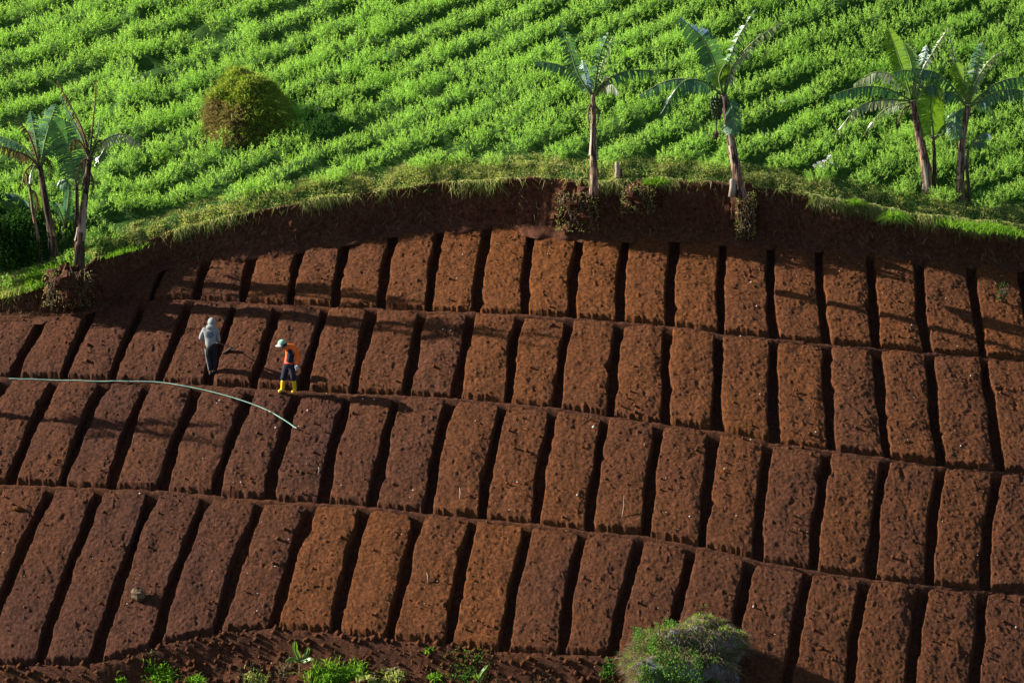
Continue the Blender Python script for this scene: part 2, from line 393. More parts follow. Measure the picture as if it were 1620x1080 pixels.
# height of what one stands on: bed top or floor, for props on the beds (approximate bed top)
def bedtop(x, y):
    x = float(x); y = float(y)
    for k in range(4):
        a, b = float(CS[k](x)), float(CS[k + 1](x))
        if b < y <= a: return float(B(x, y)) + .03 + .13 * (a - y) / (a - b)
    return float(ground(np.array([x]), np.array([y]))[0])

# ------------------------------------------------------------ bank and upper field
TOP = [(-260, 500), (-100, 490), (0, 468), (50, 452), (110, 438), (150, 405), (220, 381), (300, 352), (400, 331), (500, 312), (600, 297), (700, 285), (850, 279), (930, 284), (990, 281), (1060, 280), (1200, 292), (1350, 316), (1400, 326), (1450, 338), (1540, 345), (1620, 353), (1900, 372)]
tw = []
for px, py in TOP:
    p = at_depth(px, py, 0)
    for _ in range(12): p = at_depth(px, py, float(C0(p.x)) + .55)
    tw.append(p)
twx = np.array([p.x for p in tw]); twy = np.array([p.y for p in tw]); twz = np.array([p.z for p in tw])
ker = np.ones(9) / 9
def YT(x): return np.interp(x, twx, twy) + .10 * fbm(x, x * 0 + 3.3, 1.3, 3, 7)
def ZT(x): return np.interp(x, twx, twz) + .05 * fbm(x, x * 0 + 9.3, .8, 3, 9)
def U_(x, y):
    x = np.asarray(x, float); s = np.asarray(y, float) - YT(x); sp = np.clip(s, 0, None)
    return ZT(x) + .36 * sp + .0045 * sp * np.clip(sp, 0, 14) + .10 * sst(0, .5, sp) + .18 * fbm(x, y, 6, 2, 13) * sst(0, 4, sp) - .06 * sst(.25, 0, sp)
bx = np.concatenate([np.linspace(-60, -17, 60)[:-1], np.arange(-17, 17, .05), np.linspace(17, 60, 60)])
nb = 44; S = np.linspace(0, 1, nb)[None, :]; XB = np.repeat(bx[:, None], nb, 1)
yb, zb = C0(XB) + .06, B(XB, C0(XB)) - .15
yt, zt = YT(XB), ZT(XB) - .03
prof = S ** 1.0
YB = yb + (yt - yb) * (S ** 1.8) + .02; ZB = zb + (zt - zb) * S
hgt = zt - zb
rough = .20 * fbm(XB, ZB * .6, .9, 4, 15) + .06 * np.round(fbm(XB, ZB * .1, .5, 2, 16) * 2.5) / 2.5 + .05 * fbm(XB, ZB, .16, 3, 17) + .035 * np.abs(fbm(XB, ZB * .25, .13, 2, 18))
YB = YB - rough * np.sin(np.pi * np.clip(S * 1.02, 0, 1)) - .12 * sst(.8, 1, S) * (1 - sst(.985, 1, S))
foot = .5 * sst(.22, 0, S) * (1 + .7 * fbm(XB, XB * 0, .7, 3, 19)); YB = YB - foot * .6
b = mesh_np('bank', np.stack([XB, YB, ZB], 2).reshape(-1, 3), grid_faces(*XB.shape), M_BANK, True); tag(b, kind='structure')
MOUND = hit(392, 205, U_, 60, 220)
def rowshift(x):                       # rows climb to the right, steeper on the right
    return .80 * x + .012 * x * x
def rowjit(x, y): return .36 * fbm(x, y, 3.5, 3, 27)
SP = 1.52
ux = np.concatenate([np.linspace(-150, -20, 30)[:-1], np.arange(-20, 20, .1), np.linspace(20, 150, 30)])
us = np.concatenate([[-.02], np.linspace(0, .8, 12), np.linspace(.9, 26, 200), np.linspace(28, 120, 24)])
XU = np.repeat(ux[:, None], len(us), 1); YU = YT(XU) + us[None, :]; ZU = U_(XU, YU) + .03 * fbm(XU, YU, .4, 3, 23)
_ph = (YU - 8 - rowshift(XU) - rowjit(XU, YU)) / SP; _d = np.abs(_ph - np.round(_ph)) * SP * .9
ZU += .20 * sst(.60, .12, _d) * sst(.7, 1.5, us[None, :]) * sst(26, 22, us[None, :]) * (1 - sst(1.5, 1.1, np.hypot(XU - MOUND[0], YU - MOUND[1]))) * (1 + .35 * fbm(XU, YU, .6, 2, 29))
ZU[:, 0] -= .25
u = mesh_np('upper_field', np.stack([XU, YU, ZU], 2).reshape(-1, 3), grid_faces(*XU.shape), M_FIELD, True); tag(u, kind='structure')

# ------------------------------------------------------------ crop: feathery plants in slanting rows
pl = []

for r in range(-40, 74):
    xq = -21.0
    while xq < 21:
        xq += random.uniform(.30, .46)
        x = xq + random.uniform(-.1, .1)
        y = 8 + r * SP + float(rowshift(np.array(x))) + random.gauss(0, .05); y += float(rowjit(np.array([x]), np.array([y]))[0])
        s = y - float(YT(np.array([x]))[0])
        if s < .48 or s > 24: continue
        if math.hypot(x - MOUND[0], (y - MOUND[1]) * .8) < 1.15: continue
        if random.random() < .035: continue
        pl.append((x, y, s))
nreg = len(pl)
for _ in range(260):                  # self-sown plants between the rows, more of them to the left
    x = random.uniform(-21, 21); s = random.uniform(.3, 24)
    if random.random() > (.9 if x < -5 else .35): continue
    y = float(YT(np.array([x]))[0]) + s
    if math.hypot(x - MOUND[0], (y - MOUND[1]) * .8) < 1.15: continue
    pl.append((x, y, s))
pl = np.array(pl); n = len(pl)
prad = RNG.uniform(.34, .46, n); ph = RNG.uniform(.52, .78, n) * (1 + .35 * fbm(pl[:, 0], pl[:, 1], 2.5, 2, 33))
near = sst(2.2, .4, pl[:, 2]); ph *= 1 - .5 * near; ph[nreg:] *= .75
prad *= 1 + .1 * near
pz = U_(pl[:, 0], pl[:, 1])
print('crop plants', n)
ns = 84; nl = 10
idx = np.repeat(np.arange(n), ns); q = len(idx)
az = RNG.uniform(0, 2 * np.pi, q); el = np.arccos(RNG.uniform(0, 1, q)) # polar from up
rr = RNG.uniform(.55, 1.08, q) 
lob = 1 + .2 * fbm(np.cos(az) * 1.3 + idx * 3.1, np.sin(az) * 1.3 + el * 1.1, .8, 2, 35)
rr = rr * lob
nrm = np.stack([np.sin(el) * np.cos(az), np.sin(el) * np.sin(az), np.cos(el)], 1)
Cs = np.stack([pl[idx, 0] + nrm[:, 0] * prad[idx] * rr, pl[idx, 1] + nrm[:, 1] * prad[idx] * rr, pz[idx] + nrm[:, 2] * ph[idx] * rr], 1)
stemd = unit(nrm * .8 + np.array([0, 0, .9]) + RNG.normal(size=(q, 3)) * .35)
i2 = np.repeat(np.arange(q), nl)
t = np.tile(np.linspace(0, .15, nl), q)[:, None]
Cl = Cs[i2] + stemd[i2] * t
dl_ = unit(stemd[i2] * .55 + RNG.normal(size=(q * nl, 3)) * .62)
# plants that only the far upper edge shows get fewer, larger leaflets is not needed: one density everywhere
V, F = leaves(Cl, dl_, RNG.uniform(.035, .085, q * nl), RNG.uniform(.013, .026, q * nl))
# taller single shoots
k2 = RNG.choice(q, q // 9); Vb, Fb = leaves(Cs[k2], unit(stemd[k2] + np.array([0, 0, .8])), RNG.uniform(.12, .24, len(k2)), .018)
F = np.concatenate([F, Fb + len(V)]); V = np.concatenate([V, Vb])
c = mesh_np('crop', V, F, M_CROP); tag(c, 'feathery green crop growing in slanting rows over the upper field', 'crop', kind='stuff')

# ------------------------------------------------------------ grass along the rim of the bank
def rim_points(n, s0, s1, xlo=-18, xhi=18):
    x = RNG.uniform(xlo, xhi, n); s = s0 + (s1 - s0) * RNG.random(n) ** 1.2; y = YT(x) + s
    return x, y, s
x, y, s = rim_points(110000, -.03, 1.0)
keep = RNG.random(len(x)) < np.clip(.62 + .8 * fbm(x, y, .5, 3, 55), .12, 1); x, y, s = x[keep], y[keep], s[keep]
C = np.stack([x, y, U_(x, y) - .01], 1); n = len(C)
out = np.exp(-np.clip(s, 0, None) / .16)[:, None]
tuft = 1 + .7 * fbm(x, y, .35, 2, 57)
dirs = unit(np.stack([RNG.normal(0, .45, n), RNG.normal(0, .4, n), RNG.uniform(.35, 1, n)], 1) + out * np.array([0, -1.0, -.25]))
Va = blades(C, dirs, RNG.uniform(.07, .20, n) * np.clip(tuft, .4, 1.8), RNG.uniform(.010, .022, n), .9)
# roots and grass hanging over the edge
x2 = np.concatenate([RNG.uniform(-18, 18, 15000), RNG.uniform(9, 18, 9000)]); k = RNG.random(24000) < np.clip(.3 + 1.1 * fbm(x2, x2 * 0 + 5, 1.1, 3, 59), .04, 1); x2 = x2[k]
C2_ = np.stack([x2, YT(x2) - .10, ZT(x2) - RNG.random(len(x2)) ** 2 * .35], 1)
d2 = unit(np.stack([RNG.normal(0, .3, len(x2)), -RNG.uniform(.3, .9, len(x2)), RNG.uniform(-1, .2, len(x2))], 1))
Vb_ = blades(C2_, d2, RNG.uniform(.12, .38, len(x2)), RNG.uniform(.010, .02, len(x2)), 1.4)
V, F = cat([Va, Vb_])
tag(mesh_np('grass', V, F, M_GRASS), 'short yellowing grass along the rim of the cut bank', 'grass', kind='stuff')
# ground litter on the bank: thin roots and dry wisps
x3 = RNG.uniform(-18, 18, 1500); s3 = RNG.random(1500)
C3_ = np.stack([x3, C0(x3) + .06 + (YT(x3) - C0(x3)) * s3 ** 1.8 - .10, B(x3, C0(x3)) - .15 + (ZT(x3) - B(x3, C0(x3))) * s3], 1)
d3 = unit(np.stack([RNG.normal(0, .4, 1500), -RNG.uniform(.1, .5, 1500), -RNG.uniform(.3, 1, 1500)], 1))
V, F = blades(C3_, d3, RNG.uniform(.08, .3, 1500), .010, .8)
tag(mesh_np('dry_roots', V, F, M_DRYGRASS), 'thin dry roots and straw hanging on the dark earth bank', 'roots', kind='stuff')

# clods and pale pebbles on the soil
def clods(n, lo, hi, xr=(-16.5, 16.5), mat=M_PEB, name='pebbles', label='', cat_='pebbles', yr=None):
    x = RNG.uniform(*xr, n); y = RNG.uniform(-13, 9, n) if yr is None else RNG.uniform(*yr, n)
    k = (y < C0(x) - .1) & np.array([not in_furrow(a, b_) for a, b_ in zip(x, y)]); x, y = x[k], y[k]; n = len(x)
    z = np.array([bedtop(a, b_) for a, b_ in zip(x, y)])
    r = (lo + (hi - lo) * RNG.random(n) ** 4) * np.clip(1 + .8 * fbm(x, y, 1.3, 2, 131), .3, 1.7)
    oc = np.array([[1, 0, 0], [-1, 0, 0], [0, 1, 0], [0, -1, 0], [0, 0, 1], [0, 0, -1.]])
    of = np.array([[0, 2, 4], [2, 1, 4], [1, 3, 4], [3, 0, 4], [2, 0, 5], [1, 2, 5], [3, 1, 5], [0, 3, 5]])
    V = np.stack([x, y, z + .012], 1)[:, None, :] + oc[None] * r[:, None, None] * RNG.uniform(.5, 1.3, (n, 6, 1))
    F = (np.arange(n)[:, None, None] * 6 + of[None]).reshape(-1, 3)
    o = mesh_np(name, V.reshape(-1, 3), F, mat); o.color = (.7, 0, 0, 1)
    tag(o, label, cat_, kind='stuff')
clods(900, .009, .032, label='tiny pale pebbles and straw bits scattered over the beds')
clods(9000, .009, .050, mat=M_SOIL, name='soil_clods', label='small crumbled soil clods lying over the beds', cat_='soil clods')
def band_clods():
    x = RNG.uniform(-17, 17, 9000); y = C4(x) - RNG.uniform(-.1, 2.2, 9000)
    z = ground(x, y); r = .015 + .10 * RNG.random(9000) ** 5
    oc = np.array([[1, 0, 0], [-1, 0, 0], [0, 1, 0], [0, -1, 0], [0, 0, 1], [0, 0, -1.]])
    of = np.array([[0, 2, 4], [2, 1, 4], [1, 3, 4], [3, 0, 4], [2, 0, 5], [1, 2, 5], [3, 1, 5], [0, 3, 5]])
    V = np.stack([x, y, z + .01], 1)[:, None, :] + oc[None] * r[:, None, None] * RNG.uniform(.5, 1.3, (9000, 6, 1))
    o = mesh_np('soil_clods', V.reshape(-1, 3), (np.arange(9000)[:, None, None] * 6 + of[None]).reshape(-1, 3), M_SOIL)
    o.color = (.5, 0, 0, 1); tag(o, 'coarse crumbled clods on the rough slope below the lowest beds', 'soil clods', kind='stuff')
band_clods()

# ------------------------------------------------------------ banana plants
def leaf(pts, W, mat, parent, torn=.5, droop=.7, twist=0., label=None, ragged=.3):
    torn = min(1.2, torn * 1.15 + .08)
    n = 30; P = catmull(pts, n); mb = MB(); rib = MB()
    Lt = sum((P[i + 1] - P[i]).length for i in range(n))
    rr_ = [.030 * (1 - i / n) ** .8 + .006 for i in range(n + 1)]
    rib.tube(P, rr_, 5)
    def frame(i):
        i = min(max(i, 0), n); T = (P[min(i + 1, n)] - P[max(i - 1, 0)]).normalized()
        a = abs(T.z); k = max(0, min(1, (a - .45) / .4))
        ref = (Vector((0, 0, 1)) * (1 - k) + Vector((math.sin(twist), -math.cos(twist), .1)) * k).normalized()
        s = T.cross(ref)
        if s.length < 1e-3: s = Vector((1, 0, 0))
        s.normalize(); up = s.cross(T).normalized()
        if k < .5 and up.z < 0: up = -up
        return P[i], T, s, up
    for sd in (-1, 1):
        t = .13
        while t < .995:
            dt = random.uniform(.03, .075) if torn > .15 else .06
            dt *= .62 if torn > .15 else 1; t2 = min(1, t + dt)
            i0, i1 = t * n, t2 * n
            def pos(f):
                k = min(int(f), n - 1); return P[k].lerp(P[k + 1], f - k)
            p0, p1 = pos(i0), pos(i1); _, T, s, up = frame(int(round((i0 + i1) / 2)))
            m = (t + t2) / 2; wp = .85 * W * min(1, (m - .08) / .14) ** .7 * min(1, (1.03 - m) / .22) ** .6
            wp *= 1 - ragged * random.random() * torn
            dr = droop + random.uniform(-.25, .25) * torn
            lean = .25 + random.uniform(-.2, .3) * torn
            out = (s * sd * math.cos(dr) - up * math.sin(dr) + T * lean).normalized()
            V = [p0, p1]; q0, q1 = p0, p1; shr = 1 - .16 * torn
            for j in range(4):
                out = (out + Vector((0, 0, -1)) * (.10 + .16 * droop + random.uniform(0, .22) * torn)).normalized()
                q0 = q0 + out * wp / 4; q1 = q1 + out * wp / 4
                c = (q0 + q1) / 2; q0 = c + (q0 - c) * shr; q1 = c + (q1 - c) * shr
                if j == 3 and torn > .1: q0 = c + (q0 - c) * .5; q1 = c + (q1 - c) * .5
                V += [q0.copy(), q1.copy()]
            mb.add(V, [(2 * j, 2 * j + 1, 2 * j + 3, 2 * j + 2) for j in range(4)])
            t = t2 + (random.uniform(0, .042) * torn if random.random() < .7 else 0)
    o = mb.build('leaf', mat, parent, smooth=False)
    rib.build('midrib', M_RIB if mat in (M_BAN, M_BANY, M_BANPALE) else M_BANDRY, o)
    if label: o['label'] = label
    return o
def banana(base_px, stem_px, lvs, label, mat=M_STEM, r0=.17, r1=.09, y=None, sheaths=6, group='banana plants along the rim of the bank', fn=None, bunch=None, root=True, name='banana_plant'):
    bp = hit(*base_px, fn or U_, 60, 220) if y is None else np.array(at_depth(*base_px, y))
    Y0 = float(bp[1]); rt = empty(name, bp, label, 'banana plant', group)
    r0 *= .84; r1 *= .9
    sp = [at_depth(a, b, Y0 + dy) for (a, b, dy) in [(base_px[0], base_px[1] + 6, 0)] + [(a, b, 0) for a, b in stem_px]]
    P = catmull(sp, 22); mb = MB()
    mb.tube(P, [(r0 + (r1 - r0) * (i / 22)) * (1.12 if i < 2 else 1) * (1 + .05 * math.sin(i * 2.1)) for i in range(23)], 12, jit=.05, rib=.05)
    mb.build('pseudostem', mat, rt)
    for k in range(sheaths):                # dry leaf sheaths wrapped round and peeling from the stem
        i = random.randint(0, 15); ln = random.randint(3, 7); a = random.uniform(0, 6.28); m2 = MB(); V = []
        for j in range(ln + 1):
            q = min(22, i + j); rad = (r0 + (r1 - r0) * q / 22) * 1.07 + (.07 * max(0, (ln / 2 - j)) / ln if random.random() < .7 else 0)
            for da in (-.38, 0, .38): V.append(P[q] + Vector((math.cos(a + da), math.sin(a + da), 0)) * rad * (1.06 if da == 0 else 1))
        m2.add(V, [(3 * j + e, 3 * j + e + 1, 3 * j + e + 4, 3 * j + e + 3) for j in range(ln) for e in (0, 1)])
        m2.build('dry_sheath', M_SHEATH if k % 2 else M_BANDRY, rt)
    for L in lvs:
        pts, W, mt = L[0], L[1], L[2]; kw = L[3] if len(L) > 3 else {}
        dep = kw.pop('dep', random.uniform(-.5, .5)); m = len(pts) - 1
        leaf([at_depth(a, b, Y0 + dep * (i / m) ** 1.2) for i, (a, b) in enumerate(pts)], W, mt, rt, **kw)
    if bunch:
        bx_, by_, wpx, hpx = bunch; mb = MB(); c0 = at_depth(bx_, by_, Y0 - .28)
        for tier in range(7):
            for k in range(9):
                a = k / 9 * 6.28 + tier * .4; rr = .15 * (1 - .45 * abs(tier - 2.2) / 5)
                d = Vector((math.cos(a), math.sin(a), 0)); q = c0 + Vector((0, 0, -.10 * tier))
                mb.tube([q + d * rr * .4, q + d * rr * 1.1 + Vector((0, 0, .02)), q + d * rr * 1.3 + Vector((0, 0, .12))], [.02, .028, .012], 6)
        fb = mb.build('fruit_bunch', M_FRUIT, rt)
        m3 = MB(); m3.tube([Vector(sp[-1]), c0 + Vector((0, 0, .2)), c0, c0 + Vector((0, 0, -1.0))], [.035, .03, .03, .018], 6); m3.build('fruit_stalk', M_STEMG, fb)
        m4 = MB(); e = c0 + Vector((0, 0, -.95)); m4.tube([e, e + Vector((0, 0, -.07)), e + Vector((0, 0, -.18)), e + Vector((0, 0, -.30))], [.03, .075, .07, .01], 10); m4.build('flower_bud', M_BUD, fb)
    return settle(rt)
T7 = dict
banana((940, 303), [(939, 250), (939, 190), (938, 150)], [
  ([(937, 152), (915, 118), (902, 80), (887, 38)], .36, M_BAN, T7(torn=.5, droop=.5, dep=-.2)),
  ([(936, 152), (916, 125), (888, 104), (846, 97)], .42, M_BAN, T7(torn=.8, droop=1.05, dep=.3)),
  ([(940, 150), (944, 118), (950, 85), (963, 52)], .34, M_BAN, T7(torn=.6, droop=.6, dep=-.3)),
  ([(942, 148), (950, 112), (960, 82), (970, 58)], .30, M_BANPALE, T7(torn=1, droop=1.0, dep=.4)),
  ([(941, 150), (965, 124), (998, 112), (1042, 112)], .42, M_BAN, T7(torn=.75, droop=1.1, dep=.2)),
  ([(942, 152), (955, 136), (968, 133), (979, 146)], .40, M_BANPALE, T7(torn=.6, droop=1.1, dep=-.5)),
  ([(938, 150), (930, 135), (925, 115), (922, 95)], .30, M_BAN, T7(torn=.6, droop=.5, dep=.6)),
  ([(939, 158), (946, 140), (955, 128), (957, 120)], .34, M_BAN, T7(torn=.4, droop=.8, dep=-.4)),
  ([(938, 160), (932, 172), (931, 190), (934, 205)], .16, M_BANDRY, T7(torn=1, droop=.8, dep=-.25)),
  ([(940, 165), (947, 176), (946, 190), (944, 200)], .14, M_BANDRY, T7(torn=1, droop=.8, dep=-.2)),
 ], 'slim banana plant with pinkish stem, standing alone on the middle of the bank rim', r0=.155, r1=.07)
banana((1172, 306), [(1163, 255), (1154, 205), (1145, 150)], [
  ([(1144, 150), (1134, 110), (1112, 62), (1073, 26)], .52, M_BAN, T7(torn=.2, droop=.35, dep=-.1)),
  ([(1140, 148), (1110, 128), (1078, 132), (1046, 180)], .55, M_BAN, T7(torn=.25, droop=1.0, dep=-.9)),
  ([(1140, 146), (1095, 126), (1055, 128), (1012, 150)], .45, M_BAN, T7(torn=.6, droop=1.1, dep=.6)),
  ([(1146, 148), (1152, 105), (1168, 60), (1196, 14)], .42, M_BAN, T7(torn=.8, droop=.8, dep=.1)),
  ([(1148, 148), (1160, 105), (1190, 68), (1236, 34)], .42, M_BANPALE, T7(torn=1, droop=1.0, dep=-.2)),
  ([(1147, 150), (1160, 110), (1182, 80), (1205, 52)], .38, M_BAN, T7(torn=.8, droop=.9, dep=.5)),
  ([(1149, 152), (1158, 168), (1160, 188), (1156, 212)], .42, M_BAN, T7(torn=.1, droop=.3, dep=-.5)),
  ([(1142, 145), (1138, 125), (1142, 110), (1150, 98)], .35, M_BANY, T7(torn=.1, droop=.4, dep=-.3)),
 ], 'banana plant with hanging green fruit bunch leaning left on the bank rim', r0=.20, r1=.10, sheaths=9, bunch=(1134, 158, 20, 40))
banana((1470, 305), [(1462, 250), (1452, 205), (1444, 160)], [
  ([(1442, 155), (1430, 115), (1418, 80), (1406, 46)], .42, M_BANY, T7(torn=.1, droop=.5, dep=-.3)),
  ([(1445, 155), (1444, 120), (1440, 95), (1430, 68)], .40, M_BANY, T7(torn=.1, droop=.4, dep=.4)),
  ([(1440, 158), (1400, 140), (1360, 138), (1312, 152)], .44, M_BAN, T7(torn=.7, droop=1.1, dep=-.3)),
  ([(1442, 152), (1415, 122), (1385, 114), (1350, 134)], .46, M_BANPALE, T7(torn=.8, droop=1.0, dep=.4)),
  ([(1440, 160), (1400, 158), (1358, 170), (1320, 216)], .42, M_BANPALE, T7(torn=.8, droop=1.0, dep=-.7)),
  ([(1440, 162), (1415, 166), (1392, 180), (1367, 212)], .36, M_BANPALE, T7(torn=.9, droop=1.0, dep=.5)),
  ([(1447, 155), (1458, 115), (1478, 80), (1501, 44)], .36, M_BANPALE, T7(torn=1, droop=.9, dep=.2)),
  ([(1446, 156), (1456, 128), (1440, 112), (1412, 114)], .44, M_BAN, T7(torn=.6, droop=1.1, dep=-.5)),
  ([(1446, 150), (1455, 115), (1462, 95), (1466, 72)], .38, M_BAN, T7(torn=.6, droop=.6, dep=.6)),
  ([(1448, 158), (1462, 140), (1480, 136), (1496, 160)], .46, M_BAN, T7(torn=.5, droop=1.1, dep=-.2)),
  ([(1443, 165), (1430, 172), (1424, 185), (1420, 196)], .22, M_BANDRY, T7(torn=1, droop=1, dep=-.1)),
 ], 'banana plant with bright upright young leaf and pale drooping leaves on its left', r0=.19, r1=.10, sheaths=9)
banana((1479, 303), [(1478, 270), (1478, 240), (1476, 215)], [
  ([(1477, 225), (1474, 195), (1472, 165), (1478, 130)], .55, M_BANY, T7(torn=.0, droop=.3, dep=-.15)),
  ([(1478, 222), (1492, 200), (1510, 195), (1528, 212)], .35, M_BAN, T7(torn=.3, droop=1.0, dep=.3)),
  ([(1477, 222), (1466, 205), (1458, 190), (1450, 186)], .25, M_BAN, T7(torn=.3, droop=1.0, dep=.3)),
 ], 'young dark-stemmed banana shoot with one broad upright leaf between the two right plants', mat=M_STEMD, r0=.09, r1=.05, sheaths=2)
banana((1519, 314), [(1520, 265), (1523, 215), (1532, 168)], [
  ([(1530, 165), (1518, 125), (1508, 85), (1501, 48)], .26, M_BANPALE, T7(torn=1, droop=.9, dep=.2)),
  ([(1533, 165), (1540, 130), (1548, 100), (1554, 68)], .45, M_BAN, T7(torn=.4, droop=.6, dep=.1)),
  ([(1534, 165), (1545, 130), (1560, 103), (1581, 82)], .42, M_BANPALE, T7(torn=.8, droop=.9, dep=-.3)),
  ([(1536, 166), (1562, 142), (1592, 126), (1632, 122)], .50, M_BAN, T7(torn=.6, droop=1.1, dep=.3)),
  ([(1536, 168), (1568, 150), (1604, 142), (1650, 152)], .50, M_BAN, T7(torn=.6, droop=1.1, dep=-.4)),
  ([(1528, 166), (1505, 135), (1480, 115), (1442, 108)], .48, M_BAN, T7(torn=.6, droop=1.0, dep=-.1)),
  ([(1528, 168), (1508, 148), (1490, 150), (1474, 186)], .50, M_BAN, T7(torn=.4, droop=1.0, dep=.3)),
  ([(1528, 172), (1514, 178), (1511, 195), (1514, 218)], .45, M_BAN, T7(torn=.1, droop=.4, dep=-.5)),
  ([(1532, 165), (1528, 140), (1520, 120), (1512, 100)], .40, M_BANY, T7(torn=.1, droop=.5, dep=-.2)),
  ([(1534, 170), (1550, 160), (1565, 168), (1578, 192)], .42, M_BAN, T7(torn=.6, droop=1.0, dep=.6)),
 ], 'rightmost tall banana plant with pale torn leaves above and dark leaves spreading right', r0=.165, r1=.10, sheaths=8)
banana((1535, 318), [(1532, 290), (1530, 260), (1532, 235)], [
  ([(1532, 238), (1545, 218), (1560, 210), (1568, 214)], .35, M_BAN, T7(torn=.3, droop=.9, dep=.3)),
  ([(1532, 238), (1540, 228), (1555, 224), (1566, 234)], .30, M_BAN, T7(torn=.3, droop=.9, dep=-.2)),
 ], 'small dark banana shoot half hidden behind the rightmost tall plant', mat=M_STEMD, r0=.07, r1=.04, sheaths=0)
# left group
banana((124, 432), [(127, 385), (132, 330), (142, 248)], [
  ([(142, 250), (146, 205), (150, 165), (152, 124)], .20, M_BANDRY, T7(torn=.9, droop=1.2, dep=.2)),
  ([(141, 250), (130, 205), (110, 165), (90, 128)], .26, M_BANDRY, T7(torn=.9, droop=1.1, dep=-.2)),
  ([(140, 250), (128, 215), (112, 185), (95, 150)], .34, M_BAN, T7(torn=.7, droop=1.1, dep=.3)),
  ([(144, 250), (165, 222), (195, 212), (223, 228)], .40, M_BANPALE, T7(torn=.7, droop=1.1, dep=-.4)),
  ([(140, 248), (128, 226), (117, 222), (108, 236)], .42, M_BANDRY, T7(torn=.9, droop=1.1, dep=-.4)),
  ([(143, 252), (150, 232), (160, 222), (172, 240)], .34, M_BANDRY, T7(torn=.9, droop=1.1, dep=.3)),
  ([(141, 256), (134, 252), (126, 262), (122, 285)], .30, M_BANDRY, T7(torn=.9, droop=.9, dep=-.3)),
  ([(141, 250), (150, 225), (156, 205), (158, 185)], .26, M_BAN, T7(torn=.9, droop=.9, dep=-.1)),
  ([(144, 254), (156, 246), (165, 236), (150, 262)], .30, M_BAN, T7(torn=.3, droop=.8, dep=-.5)),
  ([(142, 250), (136, 222), (128, 205), (120, 190)], .34, M_BANDRY, T7(torn=.8, droop=1.0, dep=.5)),
  ([(140, 268), (147, 285), (146, 300), (143, 315)], .22, M_DARKLEAF, T7(torn=.8, droop=.7, dep=-.2)),
  ([(138, 268), (132, 285), (131, 300), (132, 315)], .22, M_DARKLEAF, T7(torn=.8, droop=.7, dep=-.3)),
 ], 'withered banana plant with dead brown leaves at the left, nearest the beds', mat=M_STEMD, r0=.20, r1=.09, sheaths=8)
banana((88, 408), [(82, 370), (72, 320), (63, 262)], [
  ([(62, 264), (54, 235), (44, 210), (28, 190)], .34, M_BANDRY, T7(torn=.9, droop=1.0, dep=-.4)),
  ([(62, 266), (45, 248), (22, 238), (-8, 228)], .40, M_BANDRY, T7(torn=.9, droop=1.1, dep=-.5)),
  ([(60, 262), (40, 235), (18, 222), (-6, 214)], .40, M_BAN, T7(torn=.4, droop=.9, dep=.4)),
  ([(64, 264), (70, 230), (78, 198), (88, 166)], .50, M_BAN, T7(torn=.3, droop=.4, dep=0)),
  ([(62, 262), (58, 230), (54, 205), (48, 176)], .34, M_BAN, T7(torn=.4, droop=.5, dep=.4)),
  ([(60, 266), (50, 262), (40, 272), (34, 296)], .30, M_BANDRY, T7(torn=.9, droop=.9, dep=-.3)),
  ([(63, 262), (76, 236), (92, 222), (104, 228)], .36, M_BAN, T7(torn=.6, droop=1.0, dep=.4)),
  ([(64, 266), (74, 252), (80, 262), (78, 285)], .36, M_DARKLEAF, T7(torn=.5, droop=.8, dep=.2)),
  ([(62, 268), (56, 262), (50, 272), (47, 290)], .20, M_BANPALE, T7(torn=.5, droop=.8, dep=-.4)),
 ], 'banana plant with brown fringed dead leaf hanging left and green leaf upright', mat=M_STEMD, r0=.17, r1=.09, sheaths=6)
banana((118, 404), [(120, 370), (122, 330), (121, 292)], [
  ([(121, 296), (116, 262), (104, 225), (84, 188)], .62, M_BAN, T7(torn=.1, droop=.35, dep=-.2)),
  ([(121, 296), (127, 280), (128, 262), (126, 244)], .40, M_BAN, T7(torn=.1, droop=.4, dep=.2)),
  ([(120, 298), (108, 286), (98, 284), (90, 296)], .40, M_BAN, T7(torn=.2, droop=.9, dep=.4)),
 ], 'thin banana plant with one broad dark green leaf between the two withered ones', mat=M_STEMD, r0=.09, r1=.06, sheaths=2)
banana((66, 412), [(60, 375), (52, 335), (47, 295)], [
  ([(47, 298), (43, 285), (44, 275), (47, 285)], .18, M_DARKLEAF, T7(torn=.2, droop=.9, dep=0)),
  ([(47, 300), (56, 306), (60, 322), (58, 336)], .24, M_BANDRY, T7(torn=.7, droop=.9, dep=0)),
 ], 'thin brown leafless banana stem at the left, dead and drooping at its top', mat=M_STEM, r0=.08, r1=.04, sheaths=2)
banana((52, 372), [(52, 362), (51, 355), (50, 350)], [
  ([(50, 352), (38, 335), (20, 322), (0, 318)], .42, M_BANY, T7(torn=.05, droop=.8, dep=-.4)),
  ([(50, 352), (34, 345), (16, 342), (-2, 352)], .36, M_BANY, T7(torn=.05, droop=.9, dep=-.6)),
  ([(50, 350), (54, 335), (56, 320), (54, 306)], .30, M_BANY, T7(torn=.05, droop=.5, dep=0)),
  ([(50, 350), (40, 322), (26, 308), (8, 306)], .30, M_BAN, T7(torn=.05, droop=.9, dep=.3)),
 ], 'low banana sucker with bright yellow-green leaves at the left edge', mat=M_STEMG, r0=.08, r1=.05, sheaths=0)
